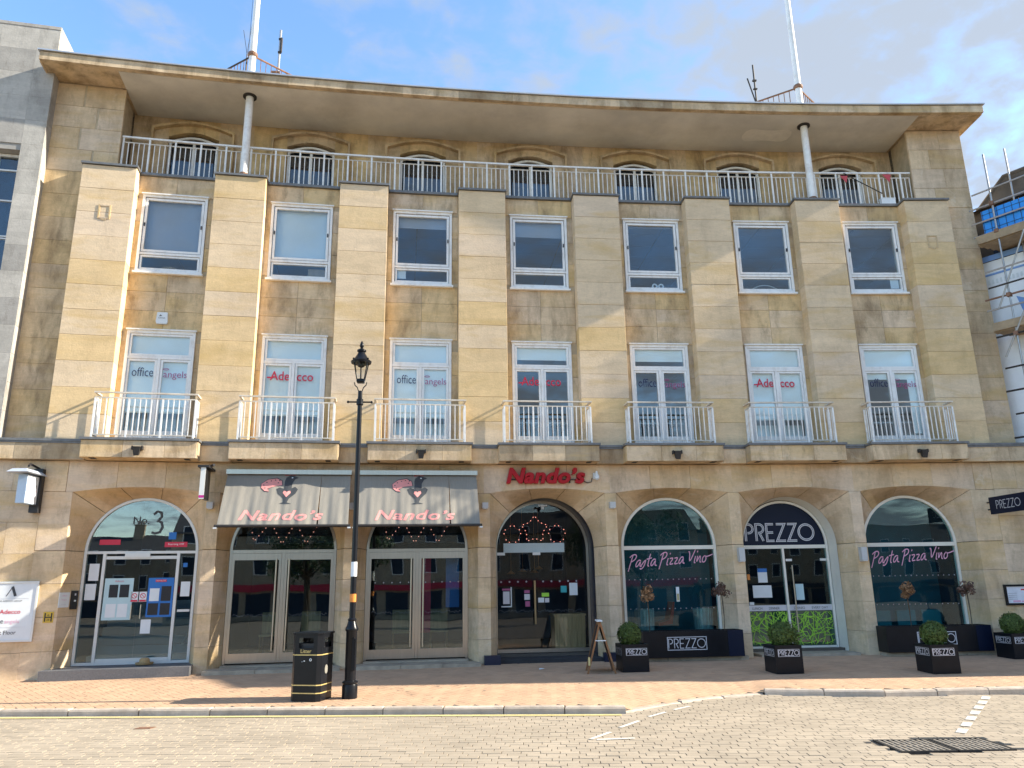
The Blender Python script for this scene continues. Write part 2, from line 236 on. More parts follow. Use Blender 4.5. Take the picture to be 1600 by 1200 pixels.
# ------------------------------------------------------------------ helpers
def PL(s, d, z): return Vector(((R+d)*math.sin(s/R), (R+d)*math.cos(s/R)-R, z))
class G:
    """collects shapes of ONE mesh"""
    def __init__(self): self.v = []; self.f = []
    def add(self, vs, fs):
        o = len(self.v); self.v += [tuple(p) for p in vs]; self.f += [tuple(i+o for i in q) for q in fs]; return self
    def box(self, x0, x1, y0, y1, z0, z1, nx=1):
        xs = [x0+(x1-x0)*i/nx for i in range(nx+1)]
        vs = []
        for x in xs: vs += [(x, y0, z0), (x, y1, z0), (x, y1, z1), (x, y0, z1)]
        fs = [(0, 3, 2, 1), tuple(4*nx+i for i in (0, 1, 2, 3))]
        for i in range(nx):
            a, b = 4*i, 4*i+4
            fs += [(a, a+1, b+1, b), (a+1, a+2, b+2, b+1), (a+2, a+3, b+3, b+2), (a+3, a, b, b+3)]
        return self.add(vs, fs)
    def ring(self, x0, x1, z0, z1, t, y0, y1):
        self.box(x0, x0+t, y0, y1, z0, z1); self.box(x1-t, x1, y0, y1, z0, z1)
        self.box(x0+t, x1-t, y0, y1, z0, z0+t); return self.box(x0+t, x1-t, y0, y1, z1-t, z1)
    def prism(self, pts, y0, y1):
        n = len(pts); vs = [(x, y0, z) for x, z in pts] + [(x, y1, z) for x, z in pts]
        fs = [tuple(range(n)), tuple(range(2*n-1, n-1, -1))] + [(i, i+n, (i+1) % n+n, (i+1) % n) for i in range(n)]
        return self.add(vs, fs)
    def zprism(self, pts, z0, z1):
        n = len(pts); vs = [(x, y, z0) for x, y in pts] + [(x, y, z1) for x, y in pts]
        fs = [tuple(range(n-1, -1, -1)), tuple(range(n, 2*n))] + [(i, (i+1) % n, (i+1) % n+n, i+n) for i in range(n)]
        return self.add(vs, fs)
    def flat(self, pts, y): return self.add([(x, y, z) for x, z in pts], [tuple(range(len(pts)))])
    def band(self, A, B, y0, y1):
        n = len(A); vs = []
        for (a, b) in zip(A, B): vs += [(a[0], y0, a[1]), (b[0], y0, b[1]), (b[0], y1, b[1]), (a[0], y1, a[1])]
        fs = [(0, 1, 2, 3), tuple(4*(n-1)+i for i in (3, 2, 1, 0))]
        for i in range(n-1):
            a, b = 4*i, 4*i+4
            fs += [(a, b, b+1, a+1), (a+1, b+1, b+2, a+2), (a+2, b+2, b+3, a+3), (a+3, b+3, b, a)]
        return self.add(vs, fs)
    def tube(self, pts, r, n=8, r2=None):
        pts = [Vector(p) for p in pts]; m = len(pts); vs = []
        for i, p in enumerate(pts):
            t = (pts[min(i+1, m-1)]-pts[max(i-1, 0)]).normalized()
            a = t.cross(Vector((0, 0, 1)));
            if a.length < 1e-3: a = Vector((1, 0, 0))
            a.normalize(); b = t.cross(a); rr = r if r2 is None else r+(r2-r)*i/(m-1)
            vs += [tuple(p+a*math.cos(2*math.pi*k/n)*rr+b*math.sin(2*math.pi*k/n)*rr) for k in range(n)]
        fs = [tuple(range(n)), tuple(range(m*n-1, (m-1)*n-1, -1))]
        for i in range(m-1):
            for k in range(n): fs.append((i*n+k, i*n+n+k, i*n+n+(k+1) % n, i*n+(k+1) % n))
        return self.add(vs, fs)
    def lathe(self, prof, cx=0, cy=0, n=16, rot=0.0):
        vs = []; m = len(prof)
        for r, z in prof: vs += [(cx+r*math.cos(2*math.pi*k/n+rot), cy+r*math.sin(2*math.pi*k/n+rot), z) for k in range(n)]
        fs = [tuple(range(n-1, -1, -1)), tuple(range((m-1)*n, m*n))]
        for i in range(m-1):
            for k in range(n): fs.append((i*n+k, i*n+(k+1) % n, i*n+n+(k+1) % n, i*n+n+k))
        return self.add(vs, fs)
    def sphere(self, c, r, n=8, m=5):
        prof = [(max(r*math.sin(math.pi*i/m), 1e-4), c[2]-r*math.cos(math.pi*i/m)) for i in range(m+1)]
        return self.lathe(prof, c[0], c[1], n)
    def stroke(self, pts, wd, y):
        pts = [Vector((p[0], p[1])) for p in pts]; n = len(pts); L = []; Rr = []
        for i in range(n):
            d0 = (pts[i]-pts[i-1]).normalized() if i else None; d1 = (pts[i+1]-pts[i]).normalized() if i < n-1 else None
            if d0 is None: d0 = d1
            if d1 is None: d1 = d0
            t = d0+d1
            if t.length < 0.2: t = d0
            t.normalize(); nn = Vector((-t.y, t.x)); k = min(1/max(nn.dot(Vector((-d0.y, d0.x))), 0.35), 2.2)
            L.append(pts[i]+nn*wd/2*k); Rr.append(pts[i]-nn*wd/2*k)
        vs = [(p.x, y, p.y) for p in L]+[(p.x, y, p.y) for p in Rr]
        return self.add(vs, [(i, i+n, i+n+1, i+1) for i in range(n-1)])
    def bend(self): self.v = [tuple(PL(*p)) for p in self.v]; return self
    def tilt(self): self.v = [(x, y, z+GZ(y)) for x, y, z in self.v]; return self
def GZ(y): return 0.0375+0.025*y                      # pavement falls gently towards the road
def link(name, me, parent=None, loc=None, rz=None):
    o = bpy.data.objects.new(name, me); COL.objects.link(o)
    if parent is not None: o.parent = parent
    if loc is not None: o.location = loc
    if rz is not None: o.rotation_euler = (0, 0, rz)
    return o
def mesh(name, g, m, smooth=False, fix=True):
    me = bpy.data.meshes.new(name); me.from_pydata(g.v, [], g.f)
    if fix:
        b = bmesh.new(); b.from_mesh(me); bmesh.ops.recalc_face_normals(b, faces=b.faces); b.to_mesh(me); b.free()
    me.materials.append(m)
    if smooth:
        for p in me.polygons: p.use_smooth = True
        try: me.set_sharp_from_angle(angle=rad(40))
        except Exception: pass
    return me
def obj(name, g, m, parent=None, s=None, smooth=False, fix=True, loc=None, rz=None):
    me = mesh(name, g, m, smooth, fix)
    if s is not None: return link(name, me, parent, PL(s, 0, 0), -s/R)
    return link(name, me, parent, loc, rz)
def tag(o, label=None, cat=None, group=None, kind=None):
    if label: o['label'] = label
    if cat: o['category'] = cat
    if group: o['group'] = group
    if kind: o['kind'] = kind
    return o
def thing(name, label, cat, loc=(0, 0, 0), rz=0, group=None):
    e = link(name, None, None, loc, rz); e.empty_display_size = 0.3
    return tag(e, label, cat, group)
BM = {}
def block(name, wd, h, dep, m, parent, s, d, z, gap=0.0045, ch=0.0035, extra=None):
    """one dressed stone, chamfered front; front face at d, bottom at z, centred on s"""
    key = (round(wd, 3), round(h, 3), round(dep, 3), m.name)
    if key not in BM:
        g = G(); a, b = wd/2-gap/2, gap/2; t = h-gap/2; c = ch
        vs = [(-a, dep, b), (a, dep, b), (a, dep, t), (-a, dep, t), (-a, c, b), (a, c, b), (a, c, t), (-a, c, t), (-a+c, 0, b+c), (a-c, 0, b+c), (a-c, 0, t-c), (-a+c, 0, t-c)]
        fs = [(0, 3, 2, 1)]
        for o in (0, 4):
            for i in range(4): j = (i+1) % 4; fs.append((o+i, o+j, o+4+j, o+4+i))
        fs.append((8, 9, 10, 11)); g.add(vs, fs); BM[key] = mesh(name, g, m)
    o = link(name, BM[key], parent, PL(s, d+(rnd()-0.5)*0.004, z), -s/R)
    return o
def arc(r, zs, n=24, a0=0.0, a1=math.pi): return [(-r*math.cos(a0+(a1-a0)*i/n), zs+r*math.sin(a0+(a1-a0)*i/n)) for i in range(n+1)]
def text_g(s, h, y=0.0, shear=0.0, bold=0.0, width=None, align='CENTER', space=1.0):
    c = bpy.data.curves.new('t', 'FONT'); c.body = s; c.align_x = align; c.shear = shear; c.offset = bold; c.resolution_u = 3; c.space_character = space
    o = bpy.data.objects.new('t', c); me = bpy.data.meshes.new_from_object(o)
    xs = [v.co.x for v in me.vertices]; ys = [v.co.y for v in me.vertices]
    hh = max(ys)-min(ys); k = h/hh; kx = k if width is None else width/(max(xs)-min(xs)); x0 = (max(xs)+min(xs))/2 if align == 'CENTER' else min(xs); y0 = min(ys)
    g = G(); g.add([((v.co.x-x0)*kx, y, (v.co.y-y0)*k) for v in me.vertices], [tuple(p.vertices) for p in me.polygons])
    bpy.data.objects.remove(o); bpy.data.curves.remove(c); bpy.data.meshes.remove(me); return g
def moved(g, dx=0, dy=0, dz=0):
    g.v = [(x+dx, y+dy, z+dz) for x, y, z in g.v]; return g
def circ(cx, cz, r, n=16, a0=0, a1=2*math.pi): return [(cx+r*math.cos(a0+(a1-a0)*i/n), cz+r*math.sin(a0+(a1-a0)*i/n)) for i in range(n+1)]
def prezzo_strokes():
    """letter paths of the word in a 1-high box; returns list of polylines and the width"""
    S = []; x = 0
    def P(x): return [[(x, 0), (x, 1), (x+.2, 1)]+[(x+.2+.26*math.sin(a), .74+.26*math.cos(a)) for a in [math.pi*i/8 for i in range(1, 9)]]+[(x+.12, .48)]]
    S += P(x); x += .66
    S += P(x); S.append([(x+.2, .48), (x+.42, 0)]); x += .66
    S += [[(x+.44, 1), (x, 1), (x, 0), (x+.44, 0)], [(x, .5), (x+.4, .5)]]; x += .62
    for _ in range(2): S.append([(x, 1), (x+.52, 1), (x, 0), (x+.54, 0)]); x += .70
    S.append(circ(x+.44, .5, .46, 24)); x += .92
    return S, x
def prezzo(name, parent, h, cx, z, y, m, wd=0.10, inline=None, s=None, frame=False, flip=None, fmat=None):
    S, W = prezzo_strokes(); g = G(); g2 = G()
    for i, p in enumerate(S):
        q = [((a-W/2)*h+cx, b*h+z) for a, b in p]; g.stroke(q, wd*h, y-0.0006*i); g2.stroke(q, wd*h*0.22, y-0.006)
    o = obj(name, g, m, parent, s, fix=False)
    if inline: obj('inline_stroke', g2, inline, parent, s, fix=False)
    if frame:
        f = G(); a = W*h/2+.16*h; f.ring(cx-a, cx+a, z-.22*h, z+1.22*h, .075*h, y-.003, y+.003); obj('logo_border', f, m, parent, s)
    return o
HW = {'P': ([[(.05, -.25), (.28, 1.0)], [(.0, .82), (.2, 1.0), (.5, 1.05), (.66, .9), (.55, .62), (.2, .48)]], .62),
      'a': ([[(.5, .52), (.28, .6), (.06, .3), (.12, .04), (.3, .12), (.5, .52), (.46, .1), (.66, .06)]], .56),
      's': ([[(.0, .08), (.42, .62), (.4, .3), (.3, .0), (.06, -.16), (-.04, -.06)]], .46),
      't': ([[(.34, 1.0), (.2, .1), (.36, .04)], [(.04, .6), (.52, .68)]], .44),
      'i': ([[(.18, .56), (.1, .04), (.26, .04)], [(.3, .84), (.34, .96)]], .28),
      'z': ([[(.06, .52), (.44, .56), (.06, .04), (.46, .1)]], .46),
      'V': ([[(.0, .95), (.16, .9), (.22, .0), (.66, 1.08)]], .58),
      'n': ([[(.1, .56), (.06, .02), (.3, .54), (.4, .5), (.38, .06), (.54, .06)]], .52),
      'O': ([[(.3, .56), (.1, .4), (.1, .08), (.3, .02), (.46, .2), (.42, .46), (.28, .54), (.5, .44), (1.1, .62)]], .9), ' ': ([], .34)}
def script(text, h, y, wd, slope=0.0):
    g = G(); x = 0; k = 0
    for ch in text:
        S, a = HW[ch]
        for p in S:
            # smooth the polyline a little
            q = [Vector(t) for t in p]
            for _ in range(2):
                if len(q) > 2:
                    n = [q[0]]
                    for i in range(len(q)-1): n += [q[i]*.75+q[i+1]*.25, q[i]*.25+q[i+1]*.75]
                    q = n+[q[-1]]
            g.stroke([((t.x+x)*h, t.y*h+(t.x+x)*h*slope) for t in q], wd, y-.0006*k); k += 1
        x += a
    return g, x*h

# ================================================================== GROUND
KERB = [(-16, -2.75), (-8.5, -3.93), (-5.5, -4.39), (-3.1, -4.76), (0.2, -5.30), (1.2, -4.66), (1.95, -4.36), (2.65, -4.22), (4.3, -4.74), (5.9, -4.84), (8, -4.95), (18, -5.7)]
def ky(x):
    for (a, b), (c, d) in zip(KERB, KERB[1:]):
        if a <= x <= c: return b+(d-b)*(x-a)/(c-a)
    return KERB[0][1] if x < KERB[0][0] else KERB[-1][1]
def kdrop(x): return 0.072*max(0, min(1, (x+.1)/.5))*max(0, min(1, (3.1-x)/.6))
def ramp_(x, y): return kdrop(x)*max(0, min(1, 1-(y-ky(x)-.16)/1.2))
def kstep(x): return 0.08 if x < 0.0 else (0.085-0.075*min(1, x/0.6) if x < 0.6 else (0.012 if x < 2.5 else min(0.075, 0.012+0.1*(x-2.5))))
ROADZ = -0.08
g = G(); g.add([(-400, -400, GZ(-60)-.1), (400, -400, GZ(-60)-.1), (400, -60, GZ(-60)-.1), (-400, -60, GZ(-60)-.1), (400, 60, GZ(60)-.1), (-400, 60, GZ(60)-.1), (400, 400, GZ(60)-.1), (-400, 400, GZ(60)-.1)], [(0, 1, 2, 3), (3, 2, 4, 5), (5, 4, 6, 7)])
road = tag(obj('road', g, SAND), kind='structure')
g = G(); xs = [-40, -12]+[-11.8+.2*i for i in range(119)]+[14, 18, 40]; NV = 14
for x in xs:
    for k in range(NV+1): y = ky(x)+.05+(3.0-ky(x)-.05)*(k/NV)**1.5; g.v.append((x, y, GZ(y)-.010-ramp_(x, y)))
g.f = [(i*(NV+1)+k, (i+1)*(NV+1)+k, (i+1)*(NV+1)+k+1, i*(NV+1)+k+1) for i in range(len(xs)-1) for k in range(NV)]
pavement = tag(obj('pavement', g, SAND), kind='structure')
# ---- pavers
UA = rad(-9.2); ux, uy = math.cos(UA), math.sin(UA)
def to_w(a, b): return (a*ux-b*uy, a*uy+b*ux)
def paver(g, cx, cy, hl, hw, ang, z, jit=0.0025, ch=0.006, rp=False):
    ca, sa = math.cos(ang), math.sin(ang); dz = (rnd()-.5)*2*jit; tx, ty = (rnd()-.5)*.006, (rnd()-.5)*.006
    vs = []
    for (l, wd, h) in ((hl, hw, -ch), (hl-ch, hw-ch, 0)):
        for sx, sy in ((-1, -1), (1, -1), (1, 1), (-1, 1)):
            x, y = cx+ca*l*sx-sa*wd*sy, cy+sa*l*sx+ca*wd*sy
            vs.append((x, y, GZ(y)-(ramp_(x, y) if rp else 0)+z+dz+h+tx*l*sx+ty*wd*sy))
    lo = [(x, y, zz-.025) for x, y, zz in vs[:4]]
    g.add(lo+vs, [(8, 9, 10, 11)]+[(4+i, 4+(i+1) % 4, 8+(i+1) % 4, 8+i) for i in range(4)]+[(i, (i+1) % 4, 4+(i+1) % 4, 4+i) for i in range(4)])
def in_grate(x, y): return 2.44 < x < 3.80 and -8.06 < y < -7.36
cells = []
PWL, PWW = 0.212, 0.106
for j in range(-130, -20):
    b = j*PWW
    for i in range(-60, 62):
        a = i*PWL+(PWL/2 if j % 2 else 0)+0.03*math.sin(j*1.7)
        x, y = to_w(a, b)
        if -11 < x < 9.5 and -9.6 < y < ky(x)-.03 and not in_grate(x, y): cells.append((x, y))
def camdist(p): return (p[0]-CAMX)**2+(p[1]-CAMY)**2
def inview(p):
    v = Vector((p[0]-CAMX, p[1]-CAMY, GZ(p[1])+ROADZ-CAMZ)); dz = v.dot(cf)
    X, Y = 800+1200*v.dot(cr)/dz, 600-1200*v.dot(cu)/dz
    return -5 < X < 1605 and Y < 1204
vis = sorted([p for p in cells if inview(p)], key=camdist)
near = set(vis[:296])
pm = G(); paver(pm, 0, 0, PWL/2-.004, PWW/2-.004, UA, 0.0, 0, .002)
pm.v = [(x, y, z-GZ(0)) for x, y, z in pm.v]; pme = mesh('paver', pm, ROADP)
for p in near:
    o = link('paver', pme, road, (p[0], p[1], GZ(p[1])+ROADZ+(rnd()-.5)*.005)); o.rotation_euler = ((rnd()-.5)*.006, (rnd()-.5)*.006, (rnd()-.5)*.02)
g = G()
for p in cells:
    if p not in near: paver(g, p[0], p[1], PWL/2-.004, PWW/2-.004, UA+(rnd()-.5)*.02, ROADZ, .0015, .0015)
tag(obj('far_pavers', g, ROADP, road, fix=False), kind='stuff')
# pavement: herringbone clay pavers
g = G(); PW = 0.1025; HA = UA+rad(45); hx, hy = math.cos(HA), math.sin(HA)
for i in range(-130, 131):
    for j in range(-130, 131):
        md = (i-j) % 4
        if md == 0: cx, cy, an = (i+1)*PW, (j+.5)*PW, 0
        elif md == 2: cx, cy, an = (i+.5)*PW, j*PW, math.pi/2
        else: continue
        x, y = cx*hx-cy*hy, cx*hy+cy*hx-2.0
        if -11.5 < x < 11 and ky(x)+.16 < y < -0.25+.0: paver(g, x, y, PW-.002, PW/2-.002, HA+an, 0.0, 0.0010, .002, True)
tag(obj('pavement_pavers', g, PAVEP, pavement, fix=False), kind='stuff')
gg = G(); rr_ = random.Random(12)
for k in range(150):
    x, y = rr_.uniform(-10, 10), rr_.uniform(-4.4, -.8)
    if y > ky(x)+.25 and not (0 < x < 3.2 and y < -3): gg.add([(x+.022*math.cos(a)*(1+.3*math.sin(3*a+k)), y+.022*math.sin(a), GZ(y)+.0035) for a in [math.pi*q/4 for q in range(8)]], [tuple(range(8))])
tag(obj('gum_spots', gg, mat('old_gum', (.34, .25, .18), .9), pavement, fix=False), kind='stuff')
# ---- kerb stones
kg = G(); kg.box(-1, -.9, -3, -2.9, -.6, -.5)
kerb = tag(link('kerb', None), kind='structure'); kerb.empty_display_size = .1
pts = []; acc = 0
P0 = [Vector(p) for p in KERB]
for a, b in zip(P0, P0[1:]):
    L = (b-a).length; n = max(1, round(L/0.92)); d = (b-a)/n; an = math.atan2(d.y, d.x)
    for k in range(n):
        c = a+d*(k+.5); l = d.length
        if c.x < -11.5 or c.x > 10.5: continue
        q = G(); h = kstep(c.x); e = .006
        q.box(-l/2+e, l/2-e, .012, .15, -.16, -.012); q.add([(-l/2+e+.012, .03, 0), (l/2-e-.012, .03, 0), (l/2-e-.012, .142, 0), (-l/2+e+.012, .142, 0), (-l/2+e, .004, -.025), (l/2-e, .004, -.025), (l/2-e, .15, -.012), (-l/2+e, .15, -.012)], [(0, 1, 2, 3), (4, 5, 1, 0), (5, 6, 2, 1), (6, 7, 3, 2), (7, 4, 0, 3)])
        q.add([(-l/2+e, .004, -.025), (l/2-e, .004, -.025), (l/2-e, .004, -.16), (-l/2+e, .004, -.16)], [(0, 1, 2, 3)])
        drop = kdrop(c.x)
        o = obj('kerb_stone', q, KERBM, kerb, loc=(c.x, c.y, GZ(c.y)+.006-drop+(rnd()-.5)*.008), rz=an+(rnd()-.5)*.012)
# ---- painted markings on the road
def ribbon(pts, wd, z, off=0.0):
    g = G(); ps = [Vector(p) for p in pts]
    for a, b in zip(ps, ps[1:]):
        d = (b-a).normalized(); n = Vector((-d.y, d.x)); q = [a+n*(off-wd/2), b+n*(off-wd/2), b+n*(off+wd/2), a+n*(off+wd/2)]
        g.add([(p.x, p.y, GZ(p.y)+z) for p in q], [(0, 1, 2, 3)])
    return g
tag(obj('yellow_line', ribbon([(-12, -3.50), (-8.5, -4.07), (-5.5, -4.53), (-3.1, -4.90), (0.1, -5.43)], .11, ROADZ+.007, 0), YELLOW), kind='structure')
for k in range(7):
    t0 = k/7+.02; t1 = t0+.085; A, Bq = Vector((5.75, -4.98)), Vector((3.62, -7.30))
    tag(obj('white_dash', ribbon([A+(Bq-A)*t0, A+(Bq-A)*t1], .11, ROADZ+.007), WLINE), kind='structure')
for a, b in (((-.62, -6.80), (-.30, -6.46)), ((-.55, -6.83), (-.1, -6.83)), ((-.12, -6.22), (.22, -5.86)), ((.42, -5.62), (.74, -5.34)), ((.90, -5.20), (1.2, -4.98))):
    tag(obj('white_dash', ribbon([a, b], .055, ROADZ+.007), WLINE), kind='structure')
BARM = mat('worn_grate_bar', (0.30, 0.26, 0.21), .7, .1, var=.3, scale=12)
# ---- drain grate
t = thing('drain_grate', 'black double iron drain grate set in the road near the white dashes', 'drain', (3.12, -7.71, GZ(-7.71)+ROADZ), UA*.6)
g = G()
for x0, x1 in ((-.62, -.01), (.01, .62)): g.add(*(lambda q: (q.v, q.f))(G().box(x0, x1, -.32, -.29, -.03, .006).box(x0, x1, .29, .32, -.03, .006).box(x0, x0+.03, -.29, .29, -.03, .006).box(x1-.03, x1, -.29, .29, -.03, .006)))
obj('frame', g, IRON, t)
for k in range(9):
    for c in (-.315, .315):
        x = c-.25+k*.0625; o = obj('bar', G().box(-.012, .012, -.288, .288, -.03, .004), BARM, t, loc=(x, 0, 0)); o.rotation_euler = (0, 0, 0)
obj('cross_bar', G().box(-.59, .59, -.016, .016, -.032, .001), BARM, t)
for y_ in (-.15, .15): obj('cross_bar', G().box(-.59, .59, y_-.01, y_+.01, -.032, .0), BARM, t)
obj('sump', G().box(-.6, .6, -.3, .3, -.045, -.034), BLACKM, t)
t = obj('stopcock_cover', G().lathe([(.10, -.01), (.10, .006), (.085, .009), (.02, .009)], n=4, rot=.6), RUST, loc=(-6.1, -5.16, GZ(-5.16)+ROADZ)); t.scale = (1.5, .9, 1)
tag(t, 'small rusty stopcock cover in the road left of the litter bin', 'cover')
g = G(); g.add([(-.05, -.04, .0), (.06, -.03, .012), (.05, .04, .004), (-.04, .03, .016), (0, 0, .02)], [(0, 1, 4), (1, 2, 4), (2, 3, 4), (3, 0, 4)])
tag(obj('paper_scrap', g, PAPER, loc=(-.36, -1.27, GZ(-1.27)+.004)), 'crumpled white paper scrap lying before the dark recessed doorway', 'litter')

# ================================================================== OFFICE BUILDING
BW = 2.69
bc = [(i-3)*BW for i in range(7)]; pc = [(j-3.5)*2.68 for j in range(8)]
bld = thing('office_building', 'curved honey limestone building of seven bays with roof canopy and shops below', 'building')
# ---- hidden bulk: floors, back and side walls
core = G()
core.box(-10.6, 10.6, 6.0, 6.3, 0, 12.4, 16); core.box(-10.68, -10.4, 1.25, 6.0, 0, 12.4); core.box(10.4, 10.68, 1.25, 6.0, 0, 12.4)
core.box(-10.6, 10.6, .32, 6.0, 10.15, 10.34, 16)
obj('back_wall', core.bend(), S_REC, bld)
fl = G().box(-10.6, 10.6, .32, 6.0, 4.1, 4.36, 16).box(-10.6, 10.6, .32, 6.0, 7.42, 7.62, 16).box(-10.4, -10.1, .32, 6, 4.36, 10.1).box(10.1, 10.4, .32, 6, 4.36, 10.1)
fl.box(-10.4, 10.4, 5.8, 5.99, 4.36, 10.1, 16)
obj('office_interior', fl.bend(), ROOMW, bld)
# suspended office ceilings: panels with shadow gaps
for zc_, nm in ((7.28, 'c1'), (10.02, 'c2')):
    g = G()
    for i in range(17):
        for j in range(8): g.box(-10.0+i*1.2+.02, -10.0+(i+1)*1.2-.02, .35+j*.68+.02, .35+(j+1)*.68-.02, zc_, zc_+.03)
    tag(obj('ceiling_tiles', g.bend(), ROOMC, bld), kind='stuff')
rm = G().box(-11.5, 11.5, .34, 6, 0.02, .13, 16).box(-11.5, 11.5, 5.7, 5.9, .13, 4.1, 16)
obj('shop_floor', rm.bend(), ROOMF, bld)
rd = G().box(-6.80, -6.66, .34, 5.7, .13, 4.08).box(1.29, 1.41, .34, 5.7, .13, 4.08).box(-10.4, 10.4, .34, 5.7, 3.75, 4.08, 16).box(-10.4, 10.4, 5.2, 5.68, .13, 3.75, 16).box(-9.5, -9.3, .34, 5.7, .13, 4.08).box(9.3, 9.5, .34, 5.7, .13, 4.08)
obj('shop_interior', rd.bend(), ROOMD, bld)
# ---- wall behind the recessed stones
wall = G()
for c in bc:
    x0, x1 = c-1.345, c+1.345
    wall.box(x0, c-.672, .014, .31, 4.36, 10.33); wall.box(c+.672, x1, .014, .31, 4.36, 10.33)
    wall.box(c-.672, c+.672, .014, .31, 6.79, 8.075); wall.box(c-.672, c+.672, .014, .31, 9.89, 10.33)
wall.box(-10.78, -9.42, .012, 1.2, 4.36, 12.44, 2); wall.box(9.42, 10.68, .012, 1.2, 4.36, 12.44, 2)
wall.box(-10.6, 10.6, -.24, .32, 4.0, 4.30, 20)
wall = obj('wall', wall.bend(), MORTAR, bld)
CH = (10.335-4.37)/11
for c in bc:                                           # ashlar between and above the windows
    for z0, h in ((6.80, .42), (7.22, .43), (7.65, .42)):
        for sx in (-1, 1): block('ashlar_block', .80, h, .05, S_REC, wall, c+sx*.402, 0, z0)
    for sx in (-1, 1): block('ashlar_block', .80, .43, .05, S_REC, wall, c+sx*.402, 0, 9.90)
rv = G()
for c in bc:                                           # narrow stones beside the windows, too small to pick apart
    for k in range(11):
        z0 = 4.37+k*CH
        if 6.79 < z0+CH*.5 < 8.08 or z0+CH*.5 > 9.9: continue
        for sx in (-1, 1): a, b = sorted((c+sx*.675, c+sx*.83)); rv.box(a+.002, b-.002, 0.002, .03, z0+.004, z0+CH-.004)
tag(obj('reveal_stones', rv.bend(), S_REC, wall), kind='stuff')
for sd in (-1, 1):                                     # end piers
    for k in range(15):
        z0 = 4.37+k*.538
        if z0+.1 < 10.3:
            block('ashlar_block', .89 if sd < 0 else .80, .538, .06, S_REC if sd < 0 else S_GRD, wall, sd*(10.345 if sd < 0 else 10.30), 0, z0)
        elif z0+.538 < 12.46:
            wa = .86 if k % 2 else .56
            block('ashlar_block', wa, .528, .06, S_GRD, wall, sd*(10.70-wa/2)-(.04 if sd < 0 else 0), 0, 10.30+(k-11)*.53); block('ashlar_block', 1.36-wa, .528, .06, S_GRD, wall, sd*(9.34+(1.36-wa)/2), 0, 10.30+(k-11)*.53)
# ---- pilasters
for j, c in enumerate(pc):
    p = obj('pilaster', G().box(-.525, .525, -.285, .012, 4.37, 10.33), MORTAR, bld, s=c)
    for k in range(11):
        h = CH
        o = block('stone_block', 1.07, h, .32, S_PIL, p, c, -.30, 4.37+k*CH)
        o.parent = p; o.matrix_parent_inverse = Matrix.Identity(4)
        # express in the pilaster's own frame
        o.location = (0, -.30+(rnd()-.5)*.004, 4.37+k*CH); o.rotation_euler = (0, 0, 0)
    cp = obj('coping', G().box(-.56, .56, -.34, .05, 10.345, 10.39), LEAD, p)
for j in (0, 7):                                       # worn carved emblem on the end pilasters
    g = G(); g.ring(pc[j]-.12-pc[j], .12, 9.10, 9.42, .03, -.312, -.298); g.box(-.05, .05, -.31, -.298, 9.07, 9.10)
    obj('carved_emblem', g, S_REC, bld, s=pc[j])
for c in bc: obj('coping', G().box(-.80, .80, -.055, .14, 10.335, 10.395), LEAD, bld, s=c)
# ---- upper windows
def papers(parent, items, y):
    for (x0, x1, z0, z1, m) in items: obj('notice', G().box(x0, x1, y, y+.004, z0, z1), m, parent)
UB = [(1.0, BLINDG), (1.0, BLINDP), (.22, BLINDG), (.30, BLINDG), (0.05, BLINDG), (0, None), (0, None)]
for i, c in enumerate(bc):
    z0, z1 = 8.085, 9.88; zt = z0+.43
    g = G(); g.ring(-.668, .668, z0, z1, .055, -.03, .10); g.box(-.613, .613, -.02, .09, zt-.03, zt+.02)
    wn = obj('window', g, WHITE, bld, s=c)
    obj('upper_sash', G().ring(-.60, .60, zt+.035, z1-.075, .05, -.012, .055), WHITE, wn)
    obj('lower_sash', G().ring(-.60, .60, z0+.06, zt-.04, .04, .0, .06), WHITE, wn)
    obj('head_drip', G().box(-.69, .69, -.07, .02, z1+.002, z1+.028), WHITE, wn)
    obj('sill', G().box(-.70, .70, -.085, .05, z0-.045, z0-.002), WHITE, wn)
    obj('pane', G().box(-.552, .552, .02, .026, zt+.083, z1-.123), G_UP, wn); obj('pane', G().box(-.562, .562, .02, .026, z0+.098, zt-.078), G_UP, wn)
    for sx in (-1, 1): obj('handle', G().box(sx*.577-.012, sx*.577+.012, -.035, -.013, zt+.62, zt+.70), BLACKM, wn)
    fr, bm = UB[i]
    if bm: obj('roller_blind', G().box(-.59, .59, .11, .116, z1-.08-(z1-.08-zt)*fr, z1-.05), bm, wn)
    if i == 2: papers(wn, [(-.55, -.36, zt-.27, zt-.08, PAPER)], .05)
    if i == 6: papers(wn, [(.34, .54, zt-.30, zt-.06, PAPER)], .05)
    if i == 1: obj('cardboard_box', G().box(.18, .58, .14, .5, z0+.06, zt-.1), BOARD, wn)
    if i == 0:
        g = G()
        for k in range(14): a = math.pi*k/13; g.sphere((-.05+.19*math.cos(a), .2, z0+.08+.12*math.sin(a)), .035, 6, 4)
        obj('wicker_basket', g, BOARD, wn)
    if i == 4:
        for k, dx_ in enumerate((.05, .2)): obj('ornament', G().band(circ(dx_, z0+.18, .07, 14), circ(dx_, z0+.18, .035, 14), .12, .15), PAPER, wn)
    if i == 5: obj('curved_rail', G().tube([(-.4+.08*k, .2, z0+.08+.19*math.sin(math.pi*k/11)) for k in range(12)], .012, 6), PAPER, wn)
